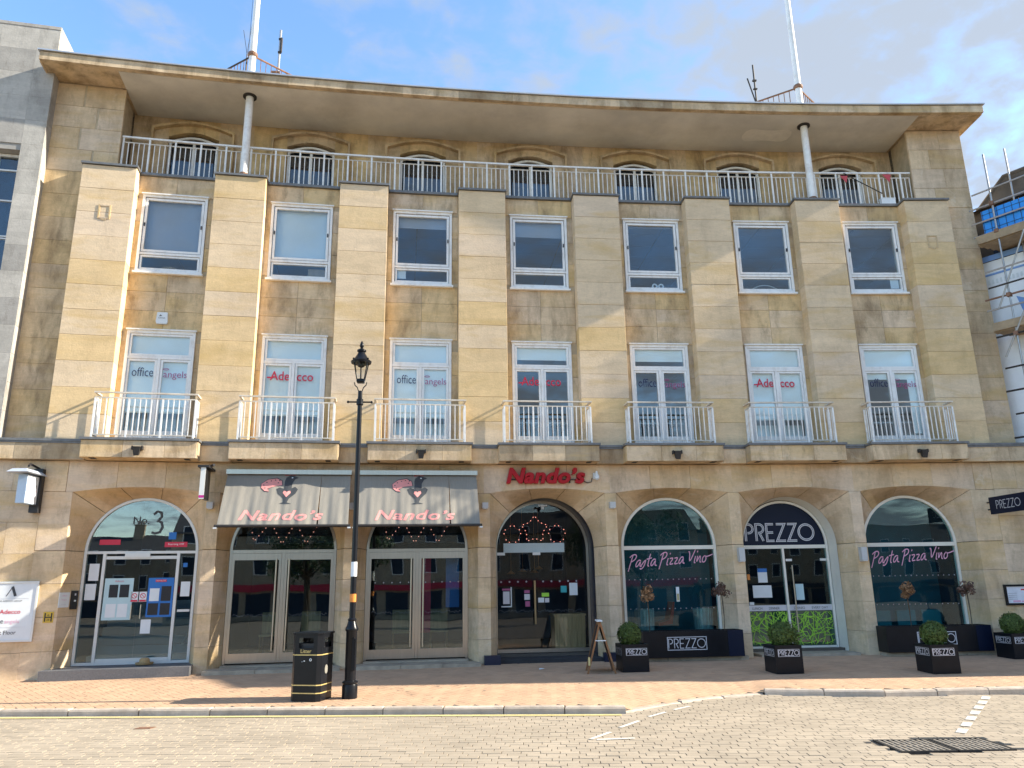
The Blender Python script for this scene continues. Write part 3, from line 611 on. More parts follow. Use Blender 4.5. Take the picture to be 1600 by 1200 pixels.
# ---- first floor french windows, balconies
LET = ['o', 'A', 'o', 'A', 'o', 'A', 'o']
FB = [1, 1, 1, 2, 2, 1, 3]
for i, c in enumerate(bc):
    z0, z1 = 4.42, 6.78; zt = 6.20
    g = G(); g.ring(-.671, .671, z0, z1, .06, -.03, .10); g.box(-.611, .611, -.02, .09, zt-.03, zt+.025); g.box(-.03, .03, -.02, .08, z0+.06, zt-.03)
    wn = obj('french_window', g, WHITE, bld, s=c)
    obj('head_drip', G().box(-.69, .69, -.07, .02, z1+.002, z1+.028), WHITE, wn)
    obj('transom_sash', G().ring(-.605, .605, zt+.03, z1-.065, .045, -.01, .05), WHITE, wn)
    obj('pane', G().box(-.558, .558, .018, .024, zt+.076, z1-.111), G_BL, wn)
    for sx in (-1, 1):
        a, b = sorted((sx*.036, sx*.607))
        obj('casement', G().ring(a, b, z0+.065, zt-.035, .045, -.008, .05).box(a+.045, b-.045, -.004, .046, z0+.11, z0+.24), WHITE, wn)
        obj('pane', G().box(a+.046, b-.046, .018, .024, z0+.241, zt-.081), G_BL, wn)
    k = FB[i]
    if k == 1: obj('window_blind', G().box(-.6, .6, .06, .066, z0+.62, z1-.06), BLINDP, wn)
    elif k == 2: obj('window_blind', G().box(-.6, .6, .06, .066, zt+.20, z1-.06), BLINDP, wn)
    else: obj('window_blind', G().box(-.6, .6, .06, .066, zt-.22, z1-.06), BLINDP, wn); obj('window_blind', G().box(.40, .6, .068, .072, z0+.3, zt-.22), BLINDP, wn)
    if k == 1: obj('sill_cabinet', G().box(-.6, .6, .3, .7, z0, z0+.55), BLINDP if i in (2, 5) else ROOMC, wn)
    else:
        for q in range(3): obj('office_chair', G().box(-.5+q*.38, -.22+q*.38, .7, .76, z0+.3, z0+.85).box(-.5+q*.38, -.22+q*.38, .76, 1.1, z0+.25, z0+.3), BLACKM, wn)
        obj('desk', G().box(-.62, .62, .5, 1.0, z0+.62, z0+.66).box(-.62, .62, .95, 1.0, z0, z0+.62), ROOMC, wn)
    yl = .012
    if LET[i] == 'o':
        obj('lettering', moved(text_g('office', .19, yl, width=.41, bold=-.006), -.30, 0, 5.80), BLUEP, wn, fix=False); obj('lettering', moved(text_g('angels', .185, yl, width=.46, bold=-.004), .335, 0, 5.745), MAUVE, wn, fix=False)
        obj('halo', G().stroke([(.335-.19+.055*math.cos(a), 5.965+.016*math.sin(a)) for a in [2*math.pi*q/12 for q in range(13)]], .011, yl), MAUVE, wn, fix=False)
    else:
        obj('lettering', moved(text_g('Ade', .20, yl, width=.40, bold=.012), -.27, 0, 5.80), REDP, wn, fix=False); obj('lettering', moved(text_g('cco', .135, yl, width=.34, bold=.012), .25, 0, 5.797), REDP, wn, fix=False)
        obj('logo_dash', G().box(-.53, -.40, yl-.001, yl, 5.845, 5.875), REDP, wn)
    # balcony
    bal = obj('balcony', G().box(-1.035, 1.035, -.735, -.235, 4.0, 4.325), S_LED, bld, s=c)
    cut = (-1.04, -.36, .33, 1.04) if i % 2 else (-1.04, -.30, .45, 1.04)
    for a, b in zip(cut, cut[1:]):
        o = block('slab_stone', b-a, .33, .02, S_LED, bal, 0, -.752, 3.998); o.location = ((a+b)/2, -.752, 3.998); o.rotation_euler = (0, 0, 0)
    for sx in (-1, 1):
        o = obj('slab_end_stone', G().box(min(sx*1.036, sx*1.05), max(sx*1.036, sx*1.05), -.73, -.456, 4.0, 4.325), S_LED, bal)
    obj('lead_flashing', G().box(-1.075, 1.075, -.785, -.1, 4.332, 4.378), LEAD, bal)
    hr = G().box(-.95, .95, -.645, -.600, 5.275, 5.305).box(-.95, -.905, -.600, -.30, 5.275, 5.305).box(.905, .95, -.600, -.30, 5.275, 5.305)
    obj('handrail', hr, RAILTOP, bal)
    obj('middle_rail', G().box(-.93, .93, -.630, -.612, 5.175, 5.198).box(-.93, -.912, -.61, -.30, 5.175, 5.198).box(.912, .93, -.61, -.30, 5.175, 5.198), RAILTOP, bal)
    obj('bottom_rail', G().box(-.93, .93, -.632, -.610, 4.445, 4.465).box(-.932, -.910, -.61, -.30, 4.445, 4.465).box(.910, .932, -.61, -.30, 4.445, 4.465), RAILTOP, bal)
    po = G().box(-.017, .017, -.012, .012, 4.38, 5.174); pom = mesh('post', po, RAILW)
    for x, y in ((-.921, -.621), (.921, -.621), (-.921, -.36), (.921, -.36), (-.31, -.6211), (.31, -.6211)): link('post', pom, bal, (x, y, 0))
    bam = mesh('baluster', G().box(-.0085, .0085, -.0085, .0085, 4.466, 5.174), RAILW)
    for k2 in range(1, 18):
        x = -.921+k2*.1023
        if abs(abs(x)-.31) > .02: link('baluster', bam, bal, (x, -.621, 0))
    for sx in (-1, 1):
        for y in (-.535, -.45): link('baluster', bam, bal, (sx*.921, y, 0))
    # stay brackets under the slab
    for sx in (-1, 1): obj('bracket_slot', G().box(sx*.85-.05, sx*.85+.05, -.68, -.50, 3.992, 3.9985), IRON, bal)
# ---- ledge between the balconies
for j in range(9):
    if j == 0: seg = [(-12.2, -11.4), (-11.4, -10.35), (-10.35, -9.12)]
    elif j == 8: seg = [(9.12, 10.2), (10.2, 11.0), (11.0, 11.9)]
    elif j == 1: seg = [(bc[0]+1.05, bc[1]-1.05)]
    else:
        if j > 6: seg = []
        else: seg = [(bc[j-1]+1.05, bc[j]-1.05)]
    if 1 <= j <= 6: seg = [(bc[j-1]+1.05, bc[j]-1.05)]
    for a, b in seg:
        block('ledge_stone', b-a, .345, .22, S_LED, bld, (a+b)/2, -.455, 3.985)
        obj('lead_flashing', G().box(-(b-a)/2, (b-a)/2, -.49, -.1, 4.336, 4.382).box(-(b-a)/2, (b-a)/2, -.475, -.44, 4.30, 4.335), LEAD, bld, s=(a+b)/2)
# ---- ground floor masonry
HS, HO, ZS, ZO, DF, DI = 1.05, 1.22, 2.29, 3.39, -.30, .20
def outer_z(x): return ZO+.10*(1-(x/HO)**2)
def head_pairs(t0, t1, n):
    A = []; Bp = []
    for k in range(n+1):
        t = t0+(t1-t0)*k/n; a = math.pi*t; i_ = (-HS*math.cos(a), ZS+HS*math.sin(a))
        if t <= .25: o_ = (-HO, ZS+(ZO-ZS)*t/.25)
        elif t >= .75: o_ = (HO, ZS+(ZO-ZS)*(1-t)/.25)
        else: x = -HO+2*HO*(t-.25)/.5; o_ = (x, outer_z(x))
        A.append(o_); Bp.append(i_)
    return A, Bp
arcade = obj('arcade_wall', G().box(-12.0, -9.82, -.26, .30, -.1, 4.0, 2).box(9.82, 11.8, -.26, .30, -.1, 4.0, 2).bend(), MORTAR, bld)
for i, c in enumerate(bc):
    for t0, t1 in ((0.0, .25), (.25, .42), (.42, .58), (.58, .75), (.75, 1.0)):
        A, Bp = head_pairs(t0+.0015, t1-.0015, 16 if t1-t0 > .2 else 12); n = len(A); vs = []
        for a, b in zip(A, Bp): vs += [(a[0], DF+.004, a[1]), (b[0], DI, b[1]), (b[0], DI+.1, b[1]), (a[0], DI+.1, a[1])]
        fs = [(0, 1, 2, 3), tuple(4*(n-1)+q for q in (3, 2, 1, 0))]
        for q in range(n-1):
            a, b = 4*q, 4*q+4; fs += [(a, b, b+1, a+1), (a+1, b+1, b+2, a+2), (a+2, b+2, b+3, a+3), (a+3, b+3, b, a)]
        g = G(); g.add(vs, fs); obj('arch_stone', g, S_GRD, arcade, s=c, smooth=True)
    for a, b in ((-1.345, -.46), (-.46, .42), (.42, 1.345)):
        low = [(a+(b-a)*k/8, outer_z(a+(b-a)*k/8) if abs(a+(b-a)*k/8) < HO else ZO) for k in range(9)]
        low[0] = (a+.003, low[0][1]); low[-1] = (b-.003, low[-1][1])
        g = G(); g.prism(low+[(b-.003, 3.983), (a+.003, 3.983)], DF, .1); obj('spandrel_stone', g, S_GRD, arcade, s=c)
for j in range(9):
    for k in range(4):
        z0 = -.10+k*.5975; z1 = z0+.592
        if 1 <= j <= 6:
            sc_ = (bc[j-1]+bc[j])/2; poly = [(-.125, DF), (.125, DF), (.295, DI), (.295, DI+.1), (-.295, DI+.1), (-.295, DI)]
        elif j == 0: sc_ = -9.5; poly = [(-.32, DF), (.21, DF), (.38, DI), (.38, DI+.1), (-.32, DI+.1)]
        elif j == 8: sc_ = 9.5; poly = [(-.21, DF), (.32, DF), (.32, DI+.1), (-.38, DI+.1), (-.38, DI)]
        else: continue
        obj('jamb_stone', G().zprism(poly, z0, z1), S_GRD, arcade, s=sc_)
    if 1 <= j <= 6: block('pier_stone', .25, 1.095, .2, S_GRD, arcade, (bc[j-1]+bc[j])/2, DF, 2.292)
    elif j in (0, 8):
        s0 = -1 if j == 0 else 1
        block('pier_stone', .53, 1.095, .2, S_GRD, arcade, s0*9.555, DF, 2.292); block('pier_stone', .40, .59, .2, S_GRD, arcade, s0*9.62, DF, 3.39)
for sd in (-1, 1):
    for k in range(7):
        z0 = -.10+k*.583; cut = [9.82, 10.35+.3*(k % 2), 11.25, 12.0]
        for a, b in zip(cut, cut[1:]): block('ashlar_block', b-a, .583, .06, S_GRD, arcade, sd*(a+b)/2, DF, z0)

# ---- terrace behind the parapet, back wall with arched windows
for i, c in enumerate(bc):
    top = [(-.57+1.14*k/10, 11.95+.15*math.sin(math.pi*k/10)) for k in range(11)]
    g = G().box(-1.3585, -.57, 1.0, 1.22, 10.34, 12.448).box(.57, 1.3585, 1.0, 1.22, 10.34, 12.448)
    g.prism(top+[(.57, 12.448), (-.57, 12.448)], 1.0, 1.22)
    tw = obj('terrace_wall', g, S_REC, bld, s=c)
    ho = [(-.93, 10.345), (-.93, 12.13)]+[(-.93+1.86*k/10, 12.13+.2*math.sin(math.pi*k/10)) for k in range(1, 10)]+[(.93, 12.13), (.93, 10.345)]
    hi = [(-.62, 10.345), (-.62, 11.93)]+[(-.62+1.24*k/10, 11.93+.2*math.sin(math.pi*k/10)) for k in range(1, 10)]+[(.62, 11.93), (.62, 10.345)]
    obj('hood_mould', G().band(ho, [(x*.945, z-.05 if z > 11 else z) for x, z in ho], .88, .998), S_REC, tw)
    fo = [(-.56, 10.36), (-.56, 11.88)]+[(-.56+1.12*k/10, 11.88+.15*math.sin(math.pi*k/10)) for k in range(1, 10)]+[(.56, 11.88), (.56, 10.36)]
    fi = [(x*.90, z-.05 if z > 10.5 else z) for x, z in fo]
    g = G().band(fo, fi, 1.08, 1.14).box(-.03, .03, 1.085, 1.135, 10.36, 11.89).box(-.49, .49, 1.085, 1.135, 10.36, 10.5)
    fw = obj('terrace_window', g, WHITE, bld, s=c)
    for a, b in ((-.47, -.032), (.032, .47)): obj('pane', G().box(a, b, 1.105, 1.11, 10.502, 11.80), G_UP, fw)
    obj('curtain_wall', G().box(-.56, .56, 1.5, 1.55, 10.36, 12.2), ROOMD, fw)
obj('terrace_core', G().box(-10.4, 10.4, 1.56, 5.9, 10.4, 12.44, 16).box(-10.4, -9.42, .9, 1.22, 10.34, 12.44).box(9.42, 10.4, .9, 1.22, 10.34, 12.44).bend(), ROOMD, bld)  # unseen solid block in the top storey, added to keep light out
# ---- terrace railing
rail = obj('terrace_railing', G().box(-9.33, 9.33, .072, .128, 11.275, 11.315, 40).bend(), RAILW, bld)
obj('lower_rail', G().box(-9.31, 9.31, .09, .11, 11.155, 11.178, 40).bend(), RAILTOP, rail); obj('bottom_rail', G().box(-9.31, 9.31, .09, .11, 10.43, 10.45, 40).bend(), RAILTOP, rail)
pom = mesh('post', G().box(-.019, .019, -.014, .014, 10.39, 11.274), RAILW); bam = mesh('baluster', G().box(-.0085, .0085, -.0085, .0085, 10.451, 11.154), RAILW)
nb = 172
for k in range(nb+1):
    s_ = -9.3+18.6*k/nb; link('post' if k % 5 == 0 else 'baluster', pom if k % 5 == 0 else bam, rail, PL(s_, .1, 0), -s_/R)
# ---- slender columns
for sgn in (-1, 1):
    cl = obj('column', G().lathe([(.085, 10.39), (.085, 12.40)], n=18), RAILW, bld, smooth=True, loc=PL(sgn*6.67, -.19, 0))
    obj('collar', G().lathe([(.15, 12.405), (.15, 12.44), (.09, 12.44)], n=20), IRON, cl); obj('foot', G().lathe([(.10, 10.396), (.105, 10.45), (.09, 10.47)], n=18), RUST, cl)
# ---- canopy roof
roof = obj('roof', G().box(-10.86, 10.86, -.66, 6.4, 12.452, 12.63, 28).bend(), S_LED, bld)
obj('soffit_panel', G().box(-9.35, 9.35, -.62, 1.0, 12.435, 12.4515, 24).bend(), PLASTER, roof)
obj('soffit_patch', G().add([tuple(PL(5.9+.62*math.cos(a), .25+.3*math.sin(a)+.08*math.sin(3*a), 12.4335)) for a in [2*math.pi*k/18 for k in range(18)]], [tuple(range(18))]), mat('fresh_plaster', (0.82, 0.77, 0.68), .9, var=.08), roof)
nf = 17
for k in range(nf):
    a, b = -10.88+21.76*k/nf, -10.88+21.76*(k+1)/nf
    o = block('fascia_stone', b-a, .195, .10, S_LED, roof, (a+b)/2, -.76, 12.44)
obj('roof_trim', G().box(-10.92, 10.92, -.80, -.55, 12.641, 12.672, 28).bend(), mat('zinc_trim', (.55, .56, .57), .35, .5, var=.1), roof)
for sd in (-1, 1): obj('side_fascia', G().box(min(sd*10.862, sd*10.90), max(sd*10.862, sd*10.90), -.655, 6.4, 12.44, 12.636).bend(), S_LED, roof)

# ================================================================== SHOPFRONTS
def arch_out(h, zb, zs=ZS, n=28): return [(-h, zb)]+arc(h, zs, n)+[(h, zb)]
def arch_frame(g, h, zb, t, y0, y1, zs=ZS):
    A = arch_out(h, zb, zs); Bp = [(-h+t, zb)]+arc(h-t, zs, 28)+[(h-t, zb)]
    return g.band(A, Bp, y0, y1)
def lunette(h, zt, y, zs=ZS):
    a0 = math.asin(max(-1, min(1, (zt-zs)/h))); return G().prism(arc(h, zs, 26, a0, math.pi-a0), y, y+.006)
LACEM = mat('etched_print', (.22, .24, .26), .6)
def dots(parent, x0, x1, n, z, y, r=.014, m=None):
    g = G()
    for k in range(n): g.flat(circ(x0+(x1-x0)*k/(n-1), z, r, 8)[:-1], y)
    obj('dot_row', g, m or mat('dot_print', (.36, .38, .42), .6), parent, fix=False)
def lace(parent, x0, x1, z, y):
    g = G(); n = int((x1-x0)/.05)
    for k in range(n):
        x = x0+(x1-x0)*k/n; p = [(x, z+.02*math.sin(k*2.1)), (x+.02, z+.028*math.cos(k*1.3)), (x+.045, z+.02*math.sin(k*2.1+2.1))]; g.stroke(p, .004, y-.0002*k)
    obj('lace_pattern', g, LACEM, parent, fix=False)
def fairy(parent, path, y, lead=True):
    obj('wire', G().tube([(x, y, z) for x, z in path], .004, 5), REDWIRE, parent)
    g = G(); ps = [Vector(p) for p in path]
    for a, b in zip(ps, ps[1:]):
        n = max(1, round((b-a).length/.11))
        for k in range(n): q = a+(b-a)*(k+.5)/n; g.sphere((q.x, y-.012, q.y), .0095, 6, 4)
    obj('fairy_bulbs', g, BULB, parent)
def chair_in(parent, x, y, m, leg):
    c = obj('dining_chair', G().box(x-.2, x+.2, y-.2, y+.2, .58, .62).box(x-.2, x+.2, y+.18, y+.21, .62, 1.05), m, parent)
    obj('leg', G().box(x-.19, x-.16, y-.19, y-.16, .13, .58).box(x+.16, x+.19, y-.19, y-.16, .13, .58).box(x-.19, x-.16, y+.16, y+.19, .13, .58).box(x+.16, x+.19, y+.16, y+.19, .13, .58), leg, parent)
Y0 = .205
# bay 1: office entrance
c = bc[0]
g = arch_frame(G(), 1.045, .19, .05, Y0, Y0+.09); g.box(-.995, .995, Y0+.004, Y0+.086, 2.245, 2.295); g.box(-.70, -.645, Y0+.004, Y0+.086, .24, 2.245).box(.655, .71, Y0+.004, Y0+.086, .24, 2.245).box(-.995, .995, Y0+.004, Y0+.086, .19, .24)
sf = obj('entrance_front', g, ALU, bld, s=c)
obj('door_operator', G().box(-.30, .16, Y0-.02, Y0+.003, 2.17, 2.255), ALU, sf)
obj('pane', lunette(.995, 2.295, Y0+.04), G_LUN, sf)
for a, b in ((-.995, -.70), (-.645, .005), (.010, .655), (.71, .995)): obj('pane', G().box(a, b, Y0+.04, Y0+.046, .24, 2.245), G_SH, sf)
obj('door_rail', G().box(-.64, .65, Y0+.01, Y0+.036, .242, .30).box(-.64, .65, Y0+.01, Y0+.036, 2.14, 2.20), ALU, sf)
yn = Y0+.03
for (x0, x1, z0, z1, m) in ((-.93, -.75, 1.74, 2.06, PAPER), (-.96, -.77, 1.38, 1.68, PAPER), (-.62, -.10, 1.0, 1.78, PALEB), (.17, .67-.03, 1.04, 1.78, BRIGHTB), (.10, .28, .74, 1.0, PAPER), (.77, .94, 1.42, 1.70, PAPER), (.74, .97, 1.13, 1.175, ALU), (.46, .60, 2.52, 2.66, BRIGHTB), (.40, .82, 2.37, 2.47, REDP), (-.80, -.42, 2.42, 2.52, REDP), (.78, .86, 1.98, 2.06, BRIGHTB)):
    obj('poster', G().box(x0, x1, yn, yn+.004, z0, z1), m, sf)
for (x0, x1, z0, z1, m) in ((-.53, -.37, 1.42, 1.66, BLACKM), (-.34, -.17, 1.42, 1.66, BLACKM), (-.56, -.38, 1.05, 1.30, PAPER), (-.35, -.17, 1.05, 1.30, PAPER), (.21, .385, 1.34, 1.58, PAPER), (.42, .60, 1.34, 1.62, BLACKM), (.20, .385, 1.08, 1.30, BLACKM), (.42, .60, 1.08, 1.30, BLACKM)):
    obj('poster_panel', G().box(x0, x1, yn-.004, yn-.001, z0, z1), m, sf)
obj('poster_heading', G().box(.30, .50, yn-.004, yn-.001, 1.70, 1.745), REDP, sf)
obj('lettering', moved(text_g('Starting Off', .028, yn-.006, width=.17), .40, 0, 1.708), PAPER, sf, fix=False)
obj('lettering', moved(text_g('Starting Off', .045, yn-.003, width=.30), .61, 0, 2.40), PAPER, sf, fix=False)
obj('lettering', moved(text_g('Adecco', .035, yn-.003, width=.16), -.36, 0, 1.71), REDP, sf, fix=False)
obj('lettering', moved(text_g('No.', .15, yn-.003, width=.29), -.08, 0, 2.82), GREYP, sf, fix=False)
# the tall old-style 3 drawn as strokes
t3 = [(.08, 3.03), (.14, 3.09), (.22, 3.07), (.235, 2.99), (.17, 2.90), (.24, 2.87), (.265, 2.78), (.22, 2.68), (.13, 2.655), (.07, 2.68)]
obj('numeral', G().stroke([(x+.06, z-.02) for x, z in t3], .044, yn-.003), GREYP, sf, fix=False)
for sx in (0, 1):
    x = -.13+sx*.155; obj('no_smoking_notice', G().box(x, x+.135, yn, yn+.004, 1.33, 1.52), PAPER, sf)
    obj('prohibition_ring', G().stroke(circ(x+.067, 1.445, .045, 16), .012, yn-.003).stroke([(x+.037, 1.475), (x+.097, 1.415)], .01, yn-.0035), REDP, sf, fix=False); obj('notice_band', G().box(x+.008, x+.127, yn-.003, yn-.001, 1.335, 1.37), REDP, sf)
    obj('pull_handle', G().tube([(-.085+sx*.17, yn-.05, 1.02), (-.085+sx*.17, yn-.05, 1.28)], .012, 8).tube([(-.085+sx*.17, yn-.05, 1.04), (-.085+sx*.17, yn, 1.04)], .008, 6).tube([(-.085+sx*.17, yn-.05, 1.26), (-.085+sx*.17, yn, 1.26)], .008, 6), STEEL, sf)
for k in range(7): obj('stair_tread', G().box(-1.0, 1.0, .9+k*.28, 1.18+k*.28, .13, .30+k*.17).box(-1.0, 1.0, .89+k*.28, .92+k*.28, .27+k*.17, .302+k*.17), ROOMD if k % 1 else ROOMW, sf)
obj('stair_rail', G().tube([(.78, .8, .5), (.95, 2.2, 1.35)], .025, 8), ALU, sf)
obj('lobby_floor_step', G().box(-1.30, 1.22, -.62, .20, -.05, .185), GRANITE, sf)
# bays 2 and 3: steel double doors
for i in (1, 2):
    c = bc[i]
    g = arch_frame(G(), 1.045, .12, .05, Y0, Y0+.09); g.box(-.995, .995, Y0+.002, Y0+.088, 2.235, 2.30)
    g.box(-.03, .03, Y0+.006, Y0+.08, .14, 2.235)
    sf = obj('door_front', g, STEEL, bld, s=c)
    obj('pane', lunette(.995, 2.30, Y0+.04), G_SH, sf)
    for sx in (-1, 1):
        a, b = sorted((sx*.034, sx*.992))
        obj('door_leaf', G().ring(a, b, .14, 2.23, .05, Y0-.002, Y0+.07).box(a+.05, b-.05, Y0+.002, Y0+.066, .19, .32).box(a+.05, b-.05, Y0+.002, Y0+.066, 2.10, 2.18), STEEL, sf)
        obj('pane', G().box(a+.05, b-.05, Y0+.03, Y0+.036, .32, 2.10), G_SH, sf)
        hx_ = sx*.125
        obj('pull_handle', G().tube([(hx_, Y0-.07, .36), (hx_, Y0-.07, 2.12)], .017, 10).tube([(hx_, Y0-.07, .42), (hx_, Y0, .42)], .011, 6).tube([(hx_, Y0-.07, 2.06), (hx_, Y0, 2.06)], .011, 6), STEEL, sf, smooth=True)
        if i == 2: dots(sf, a+.14, b-.14, 5, 1.62, Y0+.027)
        lace(sf, a+.08, b-.08, 1.03, Y0+.027)
    zig = [(-.72, 2.95), (-.62, 2.47), (-.30, 2.86), (-.06, 2.42), (.20, 2.86), (.42, 2.42), (.70, 2.90)]
    fairy(sf, zig, Y0+.12); obj('bulkhead', G().box(-.80, 1.0, Y0+.35, Y0+.4, 2.44, 3.3), NAVY, sf)
    chair_in(sf, -.3, 1.2, WOODP, WOOD); chair_in(sf, .5, 1.3, WOODP, WOOD)
    obj('door_sill', G().box(-1.04, 1.04, -.05, .20, -.05, .115), STEEL if 0 else STEPST, sf)
    for a, b in ((-1.24, -.3), (-.3, .5), (.5, 1.24)): obj('step_stone', G().box(a+.004, b-.004, -.62, -.055, -.08, .085+(rnd()-.5)*.01), STEPST, sf)
obj('red_curtain', G().box(.1, .3, .7, .75, .6, 2.2), REDP, sf); obj('blue_curtain', G().box(.62, .9, .7, .75, 1.1, 2.2), BRIGHTB, sf)
# bay 4: recessed restaurant entrance
c = bc[3]; YD = .72
A = arch_out(1.045, .0); g = G(); vs = []
n = len(A)
for x, z in A: vs += [(x, .20, z), (x, YD+.06, z), (x*1.03, YD+.06, z+.03*(z > 2.2)), (x*1.03, .21, z+.03*(z > 2.2))]
fs = []
for k in range(n-1):
    a, b = 4*k, 4*k+4; fs += [(a, b, b+1, a+1), (a+2, b+2, b+3, a+3)]
sf = obj('recessed_entrance', arch_frame(G(), 1.04, .14, .055, YD, YD+.07), STEEL, bld, s=c)
obj('reveal_lining', g.add(vs, fs), NAVY, sf, fix=False)
obj('pane', G().prism(arch_out(.985, 2.47, 2.47, 2) and ([(-.985, .22), (.985, .22)]+[(p[0], p[1]) for p in reversed(arc(.985, ZS, 26))]), YD+.03, YD+.036), G_ENT, sf)
obj('header_panel', G().box(-.83, .52, YD+.10, YD+.14, 2.22, 2.42), PAPER, sf)
obj('bottom_rail', G().box(-.985, .985, YD-.004, YD+.075, .145, .218), STEEL, sf)
for x0 in (-.98, -.20): obj('door_patch', G().box(x0, x0+.17, YD+.015, YD+.028, 2.16, 2.22), ALU, sf)
obj('door_handle', G().tube([(-.18, YD-.07, .72), (-.18, YD-.07, 1.62)], .022, 10).tube([(-.18, YD-.07, .82), (-.18, YD+.03, .82)], .01, 6).tube([(-.18, YD-.07, 1.52), (-.18, YD+.03, 1.52)], .01, 6), WOODP, sf, smooth=True)
dots(sf, -.9, .75, 10, 1.60, YD+.026, .02); lace(sf, -.95, .85, .99, YD+.027)
for (x0, x1, z0, z1, m) in ((-.88, -.70, 1.42, 1.46, MAUVE), (-.86, -.72, 1.14, 1.40, SILVERP), (-.695, -.672, 1.10, 1.49, PAPER), (-.90, -.672, 1.075, 1.099, PAPER), (-.40, -.28, 1.36, 1.42, MAUVE), (-.40, -.28, 1.22, 1.34, SILVERP), (-.38, -.28, 1.08, 1.19, MAUVE), (-.02, .14, 1.28, 1.36, GREEN), (-.10, .03, 1.16, 1.26, PAPER), (.05, .14, 1.16, 1.25, SILVERP), (.40, .53, 1.36, 1.50, TEAL), (.59, .77, 1.30, 1.56, PAPER)):
    obj('sticker', G().box(x0, x1, YD+.024, YD+.028, z0, z1), m, sf)
star = lambda cx, cz, r0, r1: [(cx+(r0 if k % 2 == 0 else r1)*math.sin(math.pi*k/5), cz+(r0 if k % 2 == 0 else r1)*math.cos(math.pi*k/5)) for k in range(11)]
for cx, cz, r_ in ((-.62, 2.62, .24), (-.12, 2.72, .31), (.38, 2.62, .24)): fairy(sf, star(cx, cz, r_, r_*.62), YD+.2)
obj('reception_counter', G().box(.30, .98, YD+.35, YD+.9, .14, .86).box(.28, 1.0, YD+.33, YD+.92, .862, .90), WOODP, sf)
for k in range(7): obj('counter_plank', G().box(.305+k*.096, .305+k*.096+.09, YD+.338, YD+.349, .15, .855), WOODP, sf)
for x, z in ((-.55, 1.78), (-.28, 1.83), (0, 1.80), (.1, 1.88)): obj('pendant_lamp', G().lathe([(.01, z+.08), (.10, z), (.09, z)], x, YD+1.2, 12).tube([(x, YD+1.2, z+.08), (x, YD+1.2, 3.3)], .005, 5), WOOD, sf)
obj('reveal_lamp', G().box(-.10, .10, .42, .5, 3.19, 3.22).box(-.03, .03, .43, .49, 3.12, 3.19), GREYBOX, sf)
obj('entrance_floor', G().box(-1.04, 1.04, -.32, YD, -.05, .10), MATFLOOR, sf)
for a, b in ((-1.36, -1.04), (1.04, 1.60)): obj('plinth_block', G().box(a, b, -.46, -.29, -.05, .20), NAVY, sf)
TEALW = mat('teal_wall', (0.03, 0.12, 0.15), .7, var=.2, scale=2)
NAVYW = mat('navy_wall', (0.012, 0.022, 0.06), .7, var=.2, scale=2)
# bays 5 and 7: arched restaurant windows
for i in (4, 6):
    c = bc[i]
    g = arch_frame(G(), 1.045, .30, .055, Y0, Y0+.09); g.box(-.99, .99, Y0-.006, Y0+.094, 2.225, 2.305)
    sf = obj('arched_window', g, SHOPW, bld, s=c)
    obj('pane', lunette(.99, 2.305, Y0+.04), G_TEAL, sf); obj('pane', G().box(-.99, .99, Y0+.04, Y0+.046, .30, 2.225), G_TEAL, sf)
    obj('back_panel', G().box(-1.3, 1.3, 1.5, 1.55, .14, 3.7), TEALW, sf)
    sg, W_ = script('Pasta Pizza VinO', .27, 0, .023, .05); k = 1.78/W_
    sg.v = [((x-W_/2)*k+(z-.1)*.22, Y0+.028+y, z+1.86-.02) for x, y, z in sg.v]; obj('script_lettering', sg, PINKN, sf, fix=False)
    dots(sf, -.9, .9, 16, 1.60, Y0+.03, .012); dots(sf, -.9, .9, 16, 1.0, Y0+.03, .012)
    obj('sill_wall', G().box(-1.045, 1.045, -.05, Y0-.002, -.05, .295), S_GRD, sf)
    for a, b in ((-1.25, -.4), (-.4, .4), (.4, 1.25)): obj('step_stone', G().box(a+.004, b-.004, -.62, -.055, -.08, .095+(rnd()-.5)*.01), STEPST, sf)
    if i == 4:
        for x in (-.52, .78):
            pot = obj('ribbed_pot', G().lathe([(.17, .3), (.20, .98), (.19, .99)], x, .62, 20), TUBE, sf)
            g = G()
            for q in range(20): a = 2*math.pi*q/20; g.tube([(x+.172*math.cos(a), .62+.172*math.sin(a), .3), (x+.203*math.cos(a), .62+.203*math.sin(a), .975)], .012, 5)
            obj('rib', g, TUBE, sf)
        obj('dining_chair', G().add([(-.15, .8, .62), (.15, .8, .66), (.22, .8, 1.12), (.18, .8, 1.12), (.08, .8, .74), (-.15, .8, .68), (-.15, 1.2, .62), (.15, 1.2, .66), (.22, 1.2, 1.12), (.18, 1.2, 1.12), (.08, 1.2, .74), (-.15, 1.2, .68)], [(0, 1, 2, 3, 4, 5), (11, 10, 9, 8, 7, 6)]+[(k2, (k2+1) % 6, (k2+1) % 6+6, k2+6) for k2 in range(6)]), RED, sf)
        obj('fire_notice', G().box(.10, .17, Y0+.026, Y0+.03, 1.14, 1.44), PAPER, sf); obj('fire_notice_band', G().box(.11, .16, Y0+.022, Y0+.025, 1.16, 1.30), YELLOW, sf)
    else:
        for q in range(3): obj('dining_chair', G().box(-.86+q*.56, -.44+q*.56, .62, .68, .45, .86).box(-.86+q*.56, -.44+q*.56, .68, 1.05, .55, .60), TEALC, sf)
